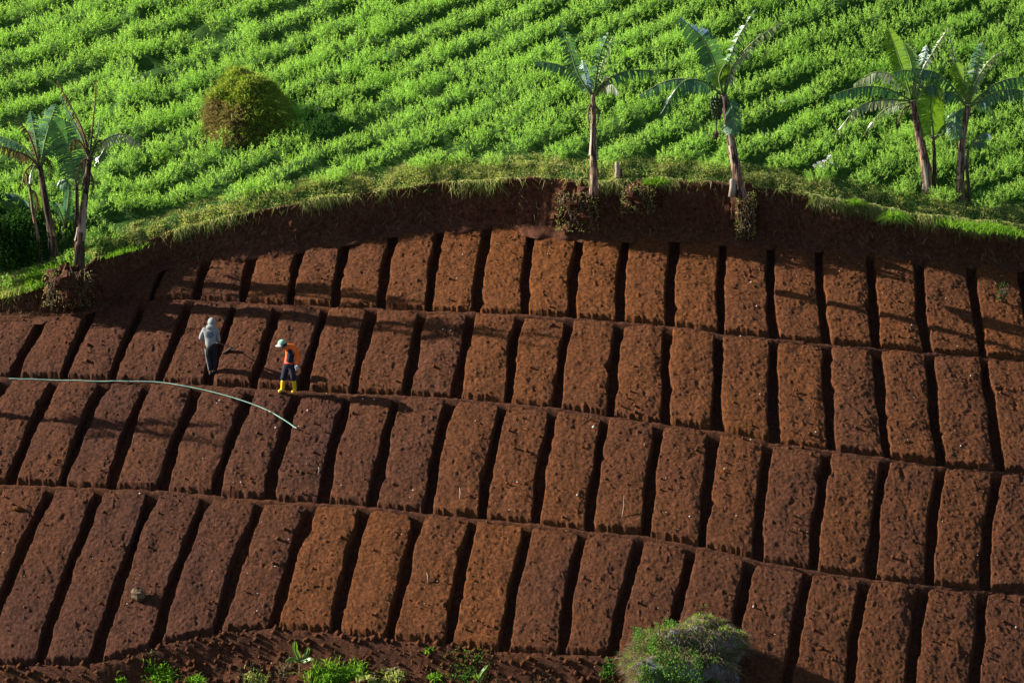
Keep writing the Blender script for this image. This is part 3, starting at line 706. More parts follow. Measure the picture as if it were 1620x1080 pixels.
banana((100, 385), [(100, 372), (101, 362), (102, 352)], [
  ([(102, 354), (106, 335), (108, 315), (110, 296)], .22, M_BAN, T7(torn=.05, droop=.4, dep=0)),
  ([(102, 354), (96, 338), (90, 325), (80, 318)], .24, M_BAN, T7(torn=.05, droop=.8, dep=-.3)),
  ([(102, 354), (112, 342), (120, 338), (126, 345)], .24, M_BAN, T7(torn=.05, droop=.8, dep=.3)),
 ], 'small green banana sucker with upright blades between the left stems', mat=M_STEMG, r0=.07, r1=.04, sheaths=0)
# two more just outside the left edge, whose shade lies on the beds
banana((-78, 460), [(-80, 400), (-84, 330), (-88, 250)], [
  ([(-88, 250), (-100, 215), (-130, 190), (-170, 200)], .5, M_BAN, T7(torn=.6, droop=1.0)),
  ([(-88, 250), (-70, 215), (-50, 195), (-20, 200)], .5, M_BAN, T7(torn=.6, droop=1.0)),
  ([(-88, 250), (-92, 200), (-100, 160), (-110, 120)], .45, M_BAN, T7(torn=.5, droop=.5)),
  ([(-88, 250), (-80, 200), (-66, 160), (-50, 130)], .45, M_BAN, T7(torn=.5, droop=.5)),
 ], 'banana plant just left of the photo that shades the left beds', mat=M_STEMD)

banana((-280, 640), [(-282, 590), (-286, 530), (-290, 470)], [
  ([(-290, 470), (-310, 430), (-340, 410), (-380, 420)], .6, M_BAN, T7(torn=.6, droop=1.0)),
  ([(-290, 470), (-270, 430), (-250, 412), (-215, 420)], .6, M_BAN, T7(torn=.6, droop=1.0)),
  ([(-290, 470), (-295, 420), (-305, 380), (-320, 345)], .55, M_BAN, T7(torn=.5, droop=.5)),
  ([(-290, 470), (-282, 420), (-268, 380), (-250, 350)], .55, M_BAN, T7(torn=.5, droop=.5)),
 ], 'banana plant left of the photo standing among the beds', mat=M_STEMD, fn=B)
# ------------------------------------------------------------ stumps and root masses
def rootmass(px, py, wpx, hpx, label, n=60, mat=M_BANK):
    c = at_depth(px, py, float(C0(at_depth(px, py, 8).x)) + .16); rt = empty('root_mass', c, label, 'root mass')
    W_, H_ = wpx / 46, hpx / 46; m = MB(); V = []; F = []
    nu_, nv_ = 28, 20
    for i in range(nv_ + 1):
        th = math.pi * i / nv_
        for j in range(nu_):
            ph_ = 2 * math.pi * j / nu_
            r = 1 + .5 * float(fbm(np.array([math.cos(ph_) * math.sin(th) * 2.5 + px]), np.array([math.cos(th) * 2.5 + math.sin(ph_) * 2]), .7, 4, 77)[0])
            V.append(c + Vector((math.cos(ph_) * math.sin(th) * W_ / 2 * r, math.sin(ph_) * math.sin(th) * .42 * r, math.cos(th) * H_ / 2 * r)))
    for i in range(nv_):
        for j in range(nu_): F.append((i * nu_ + j, i * nu_ + (j + 1) % nu_, (i + 1) * nu_ + (j + 1) % nu_, (i + 1) * nu_ + j))
    m.add(V, F); m.build('earth_lump', mat, rt, smooth=False); r2 = MB()
    for k in range(n):
        a = random.uniform(-1, 1); st = c + Vector((a * W_ * .42, -.34 - random.uniform(0, .14), random.uniform(-.3, .5) * H_))
        e = st + Vector((random.uniform(-.15, .15), random.uniform(-.12, .02), -random.uniform(.12, .45)))
        r2.tube([st, st.lerp(e, .5) + Vector((random.uniform(-.05, .05), -.04, 0)), e], [.014, .010, .004], 4)
    r2.build('roots', M_ROOT, rt)
    nn = 500; q = np.array(c) + np.stack([RNG.uniform(-.5, .5, nn) * W_, -.34 - RNG.uniform(0, .12, nn), RNG.uniform(-.5, .5, nn) * H_], 1)
    Vv, Ff = leaves(q, rand_dir(nn, .2), RNG.uniform(.04, .10, nn), .02)
    mesh_np('weed_leaves', Vv, Ff, M_GRASS, parent=rt)
    return settle(rt)
rootmass(912, 332, 62, 58, 'clump of exposed earth and roots sticking out of the bank below the middle banana plant')
rootmass(1178, 338, 30, 70, 'hanging root clump below the fruiting banana plant', 70)
rootmass(110, 452, 70, 50, 'matted roots and earth under the withered banana plants at the left', 70)
rootmass(1008, 312, 50, 40, 'weedy earth lump beside the pale cut stump', 40)
def stump(px, py, h, lab, r=.09):
    p = hit(px, py, U_, 60, 220); rt = empty('cut_stump', p, lab, 'stump'); m = MB(); v = Vector(p)
    m.tube([v - Vector((0, 0, .1)), v + Vector((.02, 0, h * .5)), v + Vector((.0, 0, h * .85)), v + Vector((-.03, 0, h))], [r * 1.2, r, r * .8, r * .35], 9, jit=.15)
    m.build('stump_core', M_SHEATH, rt)
    m = MB(); m.tube([v + Vector((.1, .02, -.1)), v + Vector((.12, .02, h * .6))], [r * .8, r * .5], 7, jit=.2); m.build('dark_sheath', M_STEMD, rt); return settle(rt)
stump(976, 284, .55, 'pale pointed cut banana stump right of the middle banana plant', .08)
stump(1158, 306, .45, 'ragged grey dead stump against the fruiting banana plant', .09)
stump(1461, 303, .55, 'pale split stump at the foot of the right banana plants', .07)

# ------------------------------------------------------------ mound in the crop
mc = Vector(MOUND); rt = empty('grassy_mound', mc, 'dome-shaped overgrown mound, brown on its left, standing in the green crop', 'mound')
nu_, nv_ = 64, 28; th = np.linspace(0, np.pi / 2, nv_)[:, None]; ph_ = np.linspace(0, 2 * np.pi, nu_)[None, :]
def mound_pt(th, ph_):
    r = 1 + .10 * fbm(np.cos(ph_) * np.sin(th) * 2 + 4, np.sin(ph_) * np.sin(th) * 2 + np.cos(th) * 1.7, .9, 3, 87)
    sx = np.sin(th) ** .85
    X_ = np.cos(ph_) * sx * (1.22 + .35 * (np.cos(ph_) > 0) * np.cos(ph_)) * r; Y_ = np.sin(ph_) * sx * 1.15 * r; Z_ = np.cos(th) ** 1.05 * 2.1 * r
    return X_ - .12, Y_, Z_ - .3
Xm, Ym, Zm = mound_pt(th + ph_ * 0, ph_ + th * 0)
Vm = np.stack([Xm + mc.x, Ym + mc.y, Zm + mc.z + .0], 2).reshape(-1, 3)
mesh_np('earth_core', Vm, grid_faces(nv_, nu_), M_BANK, True, rt)
nn = 42000; th = np.arccos(RNG.uniform(0, 1, nn)); ph_ = RNG.uniform(0, 2 * np.pi, nn); a, b_, c_ = mound_pt(th, ph_)
Cm = np.stack([a + mc.x, b_ + mc.y, c_ + mc.z], 1); nrm = unit(np.stack([a, b_, c_ + .3], 1))
Vv, Ff = blades(Cm, unit(nrm * .7 + RNG.normal(size=(nn, 3)) * .4 + np.array([0, 0, .3])), RNG.uniform(.08, .2, nn) * np.where(RNG.random(nn) < .12, 2.2, 1) * (1 + .6 * fbm(a * 1.0 + c_, b_ + c_, .4, 2, 8)), RNG.uniform(.012, .026, nn), 1.1)
tri = Vv.reshape(-1, 5, 3); br_ = (a < .0 + .35 * fbm(b_, c_, .3, 4, 5) + RNG.normal(0, .25, nn)) & (c_ < .95 + .4 * fbm(a, b_, .5, 3, 6)); fa = np.array([[0, 1, 2], [0, 2, 3], [3, 2, 4]])
for sel, nm, mt in ((br_, 'dry_side', M_MOUNDDRY), (~br_, 'mound_grass', M_MOUND)):
    q = tri[sel]; mesh_np(nm, q.reshape(-1, 3), (np.arange(len(q))[:, None, None] * 5 + fa[None]).reshape(-1, 3), mt, parent=rt)
settle(rt)

# ------------------------------------------------------------ white flower clumps in the crop
def flowers(pts, label, r=.06):
    base = hit(pts[0][0], pts[0][1] + 18, U_, 60, 220); rt = empty('white_flowers', base, label, 'flowers', 'white flower clumps in the crop')
    for px, py in pts:
        p = at_depth(px, py, float(base[1]) - .3); n = 70
        q = np.array(p) + RNG.normal(size=(n, 3)) * np.array([r, r, r * .5]) * .38
        V, F = leaves(q, rand_dir(n, .3), r * .55, r * .4); h = mesh_np('flower_head', V, F, M_WHITEFL, parent=rt)
        m = MB(); m.tube([p, p.lerp(Vector(base), .5), Vector(base)], [.006, .008, .01], 4); m.build('stalk', M_RIB, h)
    return settle(rt)
flowers([(1289, 262), (1296, 258), (1304, 255), (1311, 250), (1315, 258), (1312, 247), (1300, 263)], 'largest clump of white flower heads, low in the crop left of the right banana plants', .07)
flowers([(212, 124), (219, 129), (226, 123), (211, 133), (218, 134)], 'white flowers in the crop above the withered left banana plants', .055)
flowers([(1236, 161), (1241, 160)], 'two white blossoms just right of the fruiting banana plant', .05)
flowers([(505, 172), (528, 182)], 'two white blossoms just right of the overgrown mound', .045)
flowers([(1344, 176), (1350, 174)], 'small white blossoms left of the pale drooping banana leaves', .045)
flowers([(1588, 82), (1594, 88)], 'white blossoms in the crop at the upper right corner', .04)

# ------------------------------------------------------------ shrubs
def leafcloud(name, blobs, n, L, W, mat, parent, up=.3):
    tot = sum(b[3] * b[4] for b in blobs); parts = []
    for (x, y, z, rx, rz) in blobs:
        k = int(n * rx * rz / tot); d = rand_dir(k, .15); r = RNG.uniform(.55, 1.05, k)[:, None]
        C = np.array([x, y, z]) + d * r * np.array([rx, rx * .8, rz]); C += RNG.normal(size=C.shape) * .04
        parts.append(leaves(C, unit(d * .5 + rand_dir(k, up)), RNG.uniform(L * .6, L * 1.2, k), W))
    V, F = cat(parts); return mesh_np(name, V, F, mat, parent=parent)
def shrub(px, py, fn, blobs, label, mat, n, L, W, name='shrub', cat_='shrub', twigs=8, group=None):
    p = hit(px, py, fn, 60, 220); rt = empty(name, p, label, cat_, group)
    bl = [(p[0] + a, p[1] + b, p[2] + c, rx, rz) for a, b, c, rx, rz in blobs]
    leafcloud('foliage', bl, n, L, W, mat, rt); m = MB()
    for k in range(twigs):
        q = random.choice(bl); e = Vector(q[:3]) + Vector((random.uniform(-1, 1) * q[3], random.uniform(-.6, .4) * q[3], random.uniform(0, 1) * q[4]))
        m.tube([Vector(p), Vector(p).lerp(e, .5) + Vector((0, 0, .1)), e], [.025, .015, .006], 5)
    m.build('twigs', M_ROOT, rt); return settle(rt)
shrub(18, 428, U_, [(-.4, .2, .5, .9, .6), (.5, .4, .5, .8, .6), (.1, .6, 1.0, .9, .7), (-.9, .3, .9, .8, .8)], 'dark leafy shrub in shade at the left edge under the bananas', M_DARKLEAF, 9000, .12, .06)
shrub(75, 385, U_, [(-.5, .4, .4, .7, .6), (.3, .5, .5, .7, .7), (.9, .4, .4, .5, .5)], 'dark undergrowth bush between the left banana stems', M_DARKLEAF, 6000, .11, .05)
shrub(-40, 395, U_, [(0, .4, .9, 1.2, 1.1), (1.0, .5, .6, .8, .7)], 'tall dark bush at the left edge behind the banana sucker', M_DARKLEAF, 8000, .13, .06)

# grass tufts (each a plant)
def tuft(px, py, fn, n, L, label, mat=M_GREENGRASS, spread=.15, wid=.018, name='grass_tuft', cat_='grass tuft', sag=1.0, group=None, up=.9):
    spread *= .6 if n < 350 else 1
    p = hit(px, py, fn, 60, 220); C = np.array(p) + np.stack([RNG.normal(0, spread, n), RNG.normal(0, spread * .6, n), np.zeros(n) - .03], 1)
    C[:, 2] += (fn(C[:, 0], C[:, 1]) - fn(p[0], p[1]))
    d = unit(np.stack([RNG.normal(0, .45, n), RNG.normal(0, .4, n), np.full(n, up)], 1))
    V, F = blades(C, d, RNG.uniform(L * .5, L * 1.15, n), wid, sag)
    o = mesh_np(name, V - p, F, mat); o.location = p; return tag(o, label, cat_, group)
tuft(62, 446, U_, 900, .5, 'long bright grass at the foot of the left banana stems', spread=.38, wid=.022)
tuft(20, 460, U_, 700, .45, 'long yellowish grass clump at the left edge above the beds', M_GRASS, spread=.4, wid=.02)
tuft(100, 436, U_, 500, .4, 'grass tuft against the withered banana stem', spread=.25)
tuft(185, 400, U_, 500, .22, 'low bright grass patch right of the withered banana stem', spread=.4, wid=.02)
tuft(1418, 345, U_, 260, .5, 'pale grass tuft hanging over the bank left of the right bananas', spread=.16, wid=.02, sag=2.2, up=.4)
tuft(1352, 322, U_, 200, .4, 'thin grass tuft drooping over the bank below the flower clump', spread=.16, wid=.018, sag=2.0, up=.5)
tuft(1560, 362, U_, 1600, .3, 'thick bright green grass patch on the rim at the far right', spread=.55, wid=.022)
tuft(1038, 290, U_, 300, .4, 'grass tuft drooping over the bank right of the cut stump', spread=.25, sag=1.8, up=.5)

# ------------------------------------------------------------ overgrown boulder at the bottom
gh = lambda x, y: float(ground(np.array([x]), np.array([y]))[0]) if np.ndim(x) == 0 else ground(x, y)
bp = hit(1085, 1068, gh); BC = Vector(bp) + Vector((0, .0, .25))
def boulder_pt(th, ph_):
    r = 1 + .24 * fbm(np.cos(ph_) * np.sin(th) * 1.5 + 9, np.sin(ph_) * np.sin(th) * 1.5 + np.cos(th) * 1.9, .9, 4, 107)
    return np.cos(ph_) * np.sin(th) * 1.5 * r, np.sin(ph_) * np.sin(th) * 1.0 * r, np.cos(th) * 1.12 * r * (1 + .12 * np.cos(ph_) )
rt = empty('boulder', BC, 'big grey boulder half hidden by weeds at the bottom edge', 'boulder')
th = np.linspace(0, np.pi, 50)[:, None]; ph_ = np.linspace(0, 2 * np.pi, 90)[None, :]; a, b_, c_ = boulder_pt(th + 0 * ph_, ph_ + 0 * th)
o = mesh_np('rock', np.stack([a, b_, c_], 2).reshape(-1, 3) + np.array(BC), grid_faces(50, 90), M_ROCK, True, rt); settle(rt)
def on_boulder(n, test):
    th = np.arccos(RNG.uniform(-.6, 1, n * 4)); ph_ = RNG.uniform(0, 2 * np.pi, n * 4); a, b_, c_ = boulder_pt(th, ph_)
    k = test(a, b_, c_); P = np.stack([a, b_, c_], 1)[k][:n]; return P + np.array(BC), unit(P / np.array([1.75, 1.05, 1.05]))
P, nn_ = on_boulder(15000, lambda a, b, c: (a + .5 * c + .7 * fbm(a, c, .5, 3, 111) < .75) & (a > -1.2) & (c < .72 + .4 * fbm(a, b, .3, 2, 3)))
rt = empty('leafy_shrub', BC + Vector((-.2, -.3, 0)), 'small-leaved green shrub covering the front of the bottom boulder', 'shrub')
lf = P + nn_ * RNG.uniform(0, .34, (len(P), 1)) * (1 + 1.4 * fbm(P[:, 0], P[:, 2], .35, 2, 113))[:, None]
V, F = leaves(lf, unit(nn_ + RNG.normal(size=P.shape) * .7), RNG.uniform(.04, .085, len(P)), .04); mesh_np('foliage', V, F, M_SHRUB, parent=rt)
m = MB()
for k in range(26):
    j = random.randrange(len(P)); s0 = Vector(P[j]); e = s0 + Vector(nn_[j]) * .45 + Vector((random.uniform(-.3, .3), 0, random.uniform(-.1, .3)))
    m.tube([s0, s0.lerp(e, .5) + Vector((0, 0, .06)), e], [.014, .010, .005], 4)
m.build('twigs', M_ROOT, rt); settle(rt)
P, nn_ = on_boulder(9000, lambda a, b, c: (c > .25 + .25 * fbm(a, b, .5, 3, 115)) | (a < -1.1))
rt = empty('dry_weeds', BC + Vector((-.3, .2, .9)), 'pinkish dry grass and weeds over the top of the bottom boulder', 'weeds')
V, F = blades(P, unit(nn_ * .6 + RNG.normal(size=P.shape) * .5 + np.array([0, 0, .25])), RNG.uniform(.15, .42, len(P)), .014, 1.3); mesh_np('dry_grass', V, F, M_DRYGRASS, parent=rt)
k = RNG.random(len(P)) < .3; V, F = leaves(P[k] + nn_[k] * .08, unit(nn_[k] + rand_dir(k.sum(), .5)), RNG.uniform(.06, .14, k.sum()), .04); mesh_np('fresh_leaves', V, F, M_GREENGRASS, parent=rt)
settle(rt)
P, nn_ = on_boulder(500, lambda a, b, c: (a > .4) & (c < .5) & (b < 0)); m = MB()
for j in range(0, 120):
    s0 = Vector(P[j]); e = s0 + Vector((random.uniform(-.3, .5), -.25, -random.uniform(.1, .5)))
    m.tube([s0, s0.lerp(e, .5) + Vector((0, -.12, .08)), e], [.010, .008, .004], 4)
o = m.build('dead_vines', M_ROOT); L_ = Vector(BC); o.data.transform(__import__('mathutils').Matrix.Translation(-L_)); o.location = L_
tag(o, 'bare dead vines trailing down the right side of the boulder', 'vines')

# weeds along the bottom edge
for (px, py, n_, L, lab, mt, sp_) in [
  (255, 1072, 500, .30, 'leafy green weed below the left beds', M_GREENGRASS, .18),
  (310, 1082, 160, .45, 'sparse tall grass tuft right of the leafy weed at the bottom left', M_GREENGRASS, .12),
  (190, 1084, 160, .25, 'small grass tuft at the very bottom left', M_GREENGRASS, .14),
  (515, 1078, 420, .6, 'tall bright grass tuft at the bottom right of the banana seedling', M_GREENGRASS, .22),
  (552, 1066, 400, .4, 'bushy bright grass tuft, second right of the banana seedling', M_GREENGRASS, .2),
  (585, 1080, 300, .3, 'low mixed weed tuft, third right of the banana seedling', M_GRASS, .25),
  (620, 1074, 300, .3, 'yellowish weed tuft in the middle of the bottom edge', M_GRASS, .22),
  (688, 1078, 200, .4, 'narrow green weed at the bottom edge left of the boulder', M_GREENGRASS, .10),
  (740, 1064, 400, .2, 'dark low weed patch on the rough slope left of the boulder', M_SHRUB, .3),
  (450, 1060, 200, .3, 'pale dry weed just left of the banana seedling', M_DRYGRASS, .2),
  (405, 1078, 260, .25, 'dry mixed weed low on the bottom edge left of the seedling', M_GRASS, .3),
  (678, 1030, 60, .2, 'tiny yellow-green sprout under the middle of the bottom row', M_GREENGRASS, .06),
  (985, 1035, 160, .2, 'small green weed at the left foot of the boulder', M_GREENGRASS, .14),
  (965, 1062, 260, .22, 'dark leafy weed left of the boulder base', M_SHRUB, .2),
  (860, 1078, 120, .2, 'scant dry weed on the bottom edge', M_DRYGRASS, .25)]:
    tuft(px, py, gh, n_, L, lab, mt, spread=sp_, wid=.028 if mt is not M_DRYGRASS else .014, name='weed', cat_='weed', group='weeds along the bottom edge')
banana((474, 1062), [(474, 1056), (474, 1050), (474, 1045)], [
  ([(474, 1046), (470, 1036), (466, 1026), (467, 1014)], .11, M_BANY, T7(torn=0, droop=.4, dep=0)),
  ([(474, 1046), (482, 1038), (486, 1032), (488, 1024)], .10, M_BANY, T7(torn=0, droop=.5, dep=-.1)),
  ([(474, 1046), (482, 1044), (490, 1040), (497, 1042)], .10, M_BANY, T7(torn=0, droop=.7, dep=-.2)),
  ([(474, 1046), (466, 1042), (460, 1040), (452, 1045)], .10, M_BANY, T7(torn=0, droop=.7, dep=-.2)),
 ], 'tiny banana seedling with bright leaves at the bottom edge', mat=M_STEMG, r0=.03, r1=.02, sheaths=0, fn=gh, group=None, name='banana_seedling')
banana((756, 1092), [(757, 1086), (758, 1080), (758, 1076)], [
  ([(758, 1078), (762, 1066), (768, 1058), (772, 1052)], .09, M_BANY, T7(torn=0, droop=.4, dep=0)),
  ([(758, 1078), (754, 1072), (752, 1068), (750, 1066)], .09, M_BANY, T7(torn=0, droop=.5, dep=-.1)),
 ], 'two-leaved bright shoot cut by the bottom edge left of the boulder', mat=M_STEMG, r0=.03, r1=.02, sheaths=0, fn=gh, group=None, name='banana_seedling')

# ------------------------------------------------------------ small things on the beds
bt = lambda x, y: bedtop(x, y)
def chunk(px, py, s, mat, label, name='stone', cat_='stone'):
    p = hit(px, py, bt); m = MB(); V = []; F = []
    for i in range(9):
        th = math.pi * i / 8
        for j in range(12):
            a = 2 * math.pi * j / 12; r = 1 + random.uniform(-.22, .22)
            V.append(Vector((math.cos(a) * math.sin(th) * s[0] * r, math.sin(a) * math.sin(th) * s[1] * r, math.cos(th) * s[2] * r + s[2] * .5)))
    for i in range(8):
        for j in range(12): F.append((i * 12 + j, i * 12 + (j + 1) % 12, (i + 1) * 12 + (j + 1) % 12, (i + 1) * 12 + j))
    m.add(V, F); o = m.build(name, mat, smooth=False); o.location = p; return tag(o, label, cat_)
chunk(218, 945, (.21, .17, .19), M_STONE, 'straw-coloured broken stone lump lying on a bottom-row bed at the left')
chunk(28, 806, (.17, .09, .07), M_SOIL, 'flat soil-coloured clod on the bed at the left edge')
def stick(a, b, r, label, mat=M_SHEATH, lift=.25):
    p = Vector(hit(*a, bt)); q = Vector(hit(*b, bt)) + Vector((0, 0, lift)); m = MB()
    m.tube([Vector((0, 0, 0)), (q - p) * .5 + Vector((.02, 0, .02)), q - p], [r, r * .9, r * .6], 6)
    o = m.build('stick', mat); o.location = p; return tag(o, label, 'stick')
stick((727, 790), (727, 782), .012, 'short pale stick standing in a bed left of centre', lift=.2)
stick((504, 748), (504, 746), .018, 'pale stub standing in the bed below the hose end', lift=.14)
stick((984, 818), (987, 800), .010, 'thin straw stalk lying up a third-row bed right of centre', lift=.3)
stick((676, 922), (675, 910), .010, 'thin pale stalk in the middle of a bottom-row bed', lift=.1)
# charred little plant at the right
p = Vector(hit(1585, 478, bt)); rt = empty('dead_seedling', p, 'blackened twiggy seedling with a few green leaves on the top right bed', 'dead plant')
m = MB()
for k in range(9):
    e = p + Vector((random.uniform(-.12, .22), random.uniform(-.1, .1), random.uniform(.3, .72))); m.tube([p, p.lerp(e, .5) + Vector((random.uniform(-.06, .06), 0, 0)), e], [.022, .016, .006], 5)
m.build('twigs', M_STEMD, rt); q = np.array(p) + np.stack([RNG.normal(.0, .09, 90), RNG.normal(0, .06, 90), RNG.uniform(.05, .6, 90)], 1)
V, F = leaves(q, rand_dir(90, -.2), .09, .05); mesh_np('leaves', V, F, M_DARKLEAF, parent=rt); settle(rt)

# hose
hp = [(-60, 599), (0, 599), (60, 600), (110, 602), (160, 604), (200, 605), (245, 606), (280, 610), (330, 620), (380, 634), (420, 649), (450, 666), (470, 680)]
pts = []
for i, (a, b_) in enumerate(hp):
    q = Vector(hit(a, b_, bt if i > 6 else (lambda x, y: float(B(x, y))))); q.z += .03 if i <= 6 else .02; pts.append(q)
P = catmull(pts, 150)
for i, q in enumerate(P):
    f = sst(50, 58, i); q.z = float(ground(np.array([q.x]), np.array([q.y]))[0]) * (1 - f) + q.z * f + .012 - .11 * (1 - f) * float(sst(.05, .25, fbm(np.array([q.x]), np.array([2.2]), .9, 2, 141))[0])
P2 = []
for i in range(len(P)):
    w_ = P[max(0, i - 3):i + 4]; P2.append(Vector((P[i].x, P[i].y, sum(q.z for q in w_) / len(w_))))
m = MB(); m.tube([q - pts[0] for q in P2], [.015] * len(P2), 8); o = m.build('garden_hose', M_HOSE); o.location = pts[0]
tag(o, 'pale green garden hose curving along the ledge and down across the beds', 'hose')

# ------------------------------------------------------------ people
def skin(name, verts, edges, radii, mat, parent=None, loc=None, sub=2, root=0):
    m = bpy.data.meshes.new(name); m.from_pydata(verts, edges, []); m.materials.append(mat)
    o = bpy.data.objects.new(name, m); scene.collection.objects.link(o)
    if parent is not None: o.parent = parent
    if loc is not None: o.location = loc
    o.modifiers.new('skin', 'SKIN'); sv = m.skin_vertices[0].data
    for i, r in enumerate(radii):
        sv[i].radius = r if isinstance(r, tuple) else (r, r); sv[i].use_root = (i == root)
    o.modifiers['skin'].use_smooth_shade = True
    s = o.modifiers.new('sub', 'SUBSURF'); s.levels = sub; s.render_levels = sub
    return o
def chain(*idx): return [(idx[i], idx[i + 1]) for i in range(len(idx) - 1)]
M_SKIN = plain('skin', (.22, .12, .075), (.26, .14, .09), rough=.6)
M_NAVY = plain('navy_cloth', (.009, .012, .028), (.018, .021, .042), scale=6, rough=.9)
M_BLACKC = plain('black_cloth', (.008, .009, .016), (.018, .019, .028), scale=6, rough=.9)
M_ORANGE = plain('orange_cloth', (.95, .14, .015), (1.0, .18, .02), scale=6, rough=.8)
M_GREYC = plain('grey_fleece', (.22, .235, .24), (.31, .325, .33), scale=6, rough=.95)
M_PRINT = plain('blue_print', (.06, .09, .15), (.18, .22, .28), scale=14, rough=.95)
M_WHITE = plain('white_cloth', (.42, .44, .45), (.5, .51, .51), scale=8, rough=.9)
M_MINT = plain('mint_cloth', (.22, .44, .32), (.30, .54, .40), scale=8, rough=.9)
M_YEL = plain('yellow_rubber', (.72, .46, .015), (.80, .54, .02), rough=.4)
M_RED = plain('red_belt', (.65, .07, .03), rough=.7)
M_WOOD = plain('hoe_wood', (.12, .08, .05), (.2, .14, .09), rough=.7)
M_IRON = plain('hoe_iron', (.05, .045, .045), rough=.6)
M_HAIR = plain('black_hair', (.012, .01, .01), rough=.7)
def ellipsoid(mb, c, r, n=14, cut=None, rot=0):
    V = []; F = []
    for i in range(n + 1):
        th = math.pi * i / n
        for j in range(n * 2):
            a = math.pi * j / n; v = Vector((math.cos(a) * math.sin(th) * r[0], math.sin(a) * math.sin(th) * r[1], math.cos(th) * r[2]))
            v.rotate(__import__('mathutils').Euler((0, rot, 0))); V.append(Vector(c) + v)
    for i in range(n if cut is None else cut):
        for j in range(n * 2): F.append((i * 2 * n + j, (i + 1) * 2 * n + j, (i + 1) * 2 * n + (j + 1) % (2 * n), i * 2 * n + (j + 1) % (2 * n)))
    mb.add(V, F)
def person(J, loc, label, kind):
    """J: joint positions in metres relative to loc (x right, y away, z up)"""
    names = list(J); ix = {k: i for i, k in enumerate(names)}
    rad = dict(pelvis=(.13, .10), waist=(.12, .09), chest=(.15, .10), neck=.055, jaw=.075, head=.098, crown=.075,
               shL=.06, elL=.042, wrL=.03, paL=.034, shR=.06, elR=.042, wrR=.03, paR=.034, hipL=.085, knL=.058, anL=.042, toL=.034, hipR=.085, knR=.058, anR=.042, toR=.034, nose=.016)
    V = [J[k] for k in names]; Rr = [rad[k] for k in names]; E = []
    E += chain(*[ix[k] for k in ('pelvis', 'waist', 'chest', 'neck', 'jaw', 'head', 'crown')])
    for s in 'LR':
        E += chain(*[ix[k] for k in ('chest', 'sh' + s, 'el' + s, 'wr' + s, 'pa' + s)]); E += chain(*[ix[k] for k in ('pelvis', 'hip' + s, 'kn' + s, 'an' + s, 'to' + s)])
        pal = Vector(J['pa' + s]); w = Vector(J['wr' + s]); d = (pal - w).normalized(); sd = d.cross(Vector((0, 1, .2))).normalized()
        for f in range(5):                # four fingers and the thumb, curled
            off = (f - 1.5) * .018 if f < 4 else -.03; l = (.05, .058, .054, .042, .035)[f]
            b0 = pal + sd * off + (d * .015 if f < 4 else -d * .01); b1 = b0 + d * l * .6 + sd * (-.02 if f == 4 else 0); b2 = b1 + d * l * .3 + Vector((0, -.02, 0))
            k0 = len(V); V += [tuple(b0), tuple(b1), tuple(b2)]; Rr += [.009, .0085, .007]; E += [(ix['pa' + s], k0), (k0, k0 + 1), (k0 + 1, k0 + 2)]
    body = skin('person', V, E, Rr, M_SKIN, None, loc)
    tag(body, label, 'person'); return body
def sub(J, keys, rads, pairs, name, mat, body, sb=2):
    V = [J[k] if isinstance(k, str) else k for k in keys]
    return skin(name, V, pairs, rads, mat, body, None, sb)
def mid(a, b, t): return tuple(Vector(a).lerp(Vector(b), t))
# worker 1: grey hoodie, back to the camera, in the furrow
p1 = hit(334, 588, bt); g1 = gh(p1[0], p1[1]); loc1 = Vector((p1[0], p1[1], p1[2] - .10))
J1 = dict(pelvis=(.02, .0, .88), waist=(.01, .02, 1.0), chest=(-.01, .06, 1.24), neck=(.01, .09, 1.42), jaw=(.03, .12, 1.49), head=(.04, .12, 1.56), crown=(.04, .12, 1.62),
  shL=(-.19, .07, 1.36), elL=(-.31, .08, 1.08), wrL=(-.16, .30, 1.00), paL=(-.10, .36, .99), shR=(.18, .06, 1.35), elR=(.235, .04, 1.06), wrR=(.20, .26, .92), paR=(.19, .33, .90),
  hipL=(-.07, 0, .85), knL=(-.06, .05, .46), anL=(-.02, -.02, .07), toL=(-.03, .13, .03), hipR=(.10, 0, .85), knR=(.10, .07, .47), anR=(.07, .06, .09), toR=(.08, .2, .05))
b1 = person(J1, loc1, 'person in grey hooded sweatshirt and dark trousers, seen from behind, holding a hoe', 1)
b1_k = [(.01, .01, .80), J1['waist'], J1['chest'], (.0, .08, 1.36), J1['shL'], J1['elL'], J1['wrL'], J1['shR'], J1['elR'], J1['wrR']]
sub(J1, b1_k, [(.185, .135), (.18, .135), (.195, .14), (.12, .09), .085, .07, .05, .085, .07, .05], [(0, 1), (1, 2), (2, 3), (2, 4), (4, 5), (5, 6), (2, 7), (7, 8), (8, 9)], 'hooded_sweatshirt', M_GREYC, b1)
hd = MB(); ellipsoid(hd, (.04, .10, 1.565), (.125, .135, .145)); ellipsoid(hd, (.02, .02, 1.44), (.15, .09, .09)); hd.build('hood', M_GREYC, b1)
pr = MB()
for gx, gz, rx, rz in ((-.05, 1.24, .075, .10), (.05, 1.25, .06, .085), (.0, 1.17, .05, .05)):
    V = []; F = []
    for i in range(5):
        for j in range(13):
            a = 2 * math.pi * j / 12; r = i / 4; x_ = gx + math.cos(a) * rx * r; z_ = gz + math.sin(a) * rz * r
            V.append(Vector((x_, -.086 - .02 * math.cos(x_ * 6), z_)))
    for i in range(4):
        for j in range(12): F.append((i * 13 + j, i * 13 + j + 1, (i + 1) * 13 + j + 1, (i + 1) * 13 + j))
    pr.add(V, F)
SWEAT1 = [c for c in b1.children if c.name.startswith('hooded_sweatshirt')][0]
PRINT1 = pr.build('back_print', M_PRINT, b1)
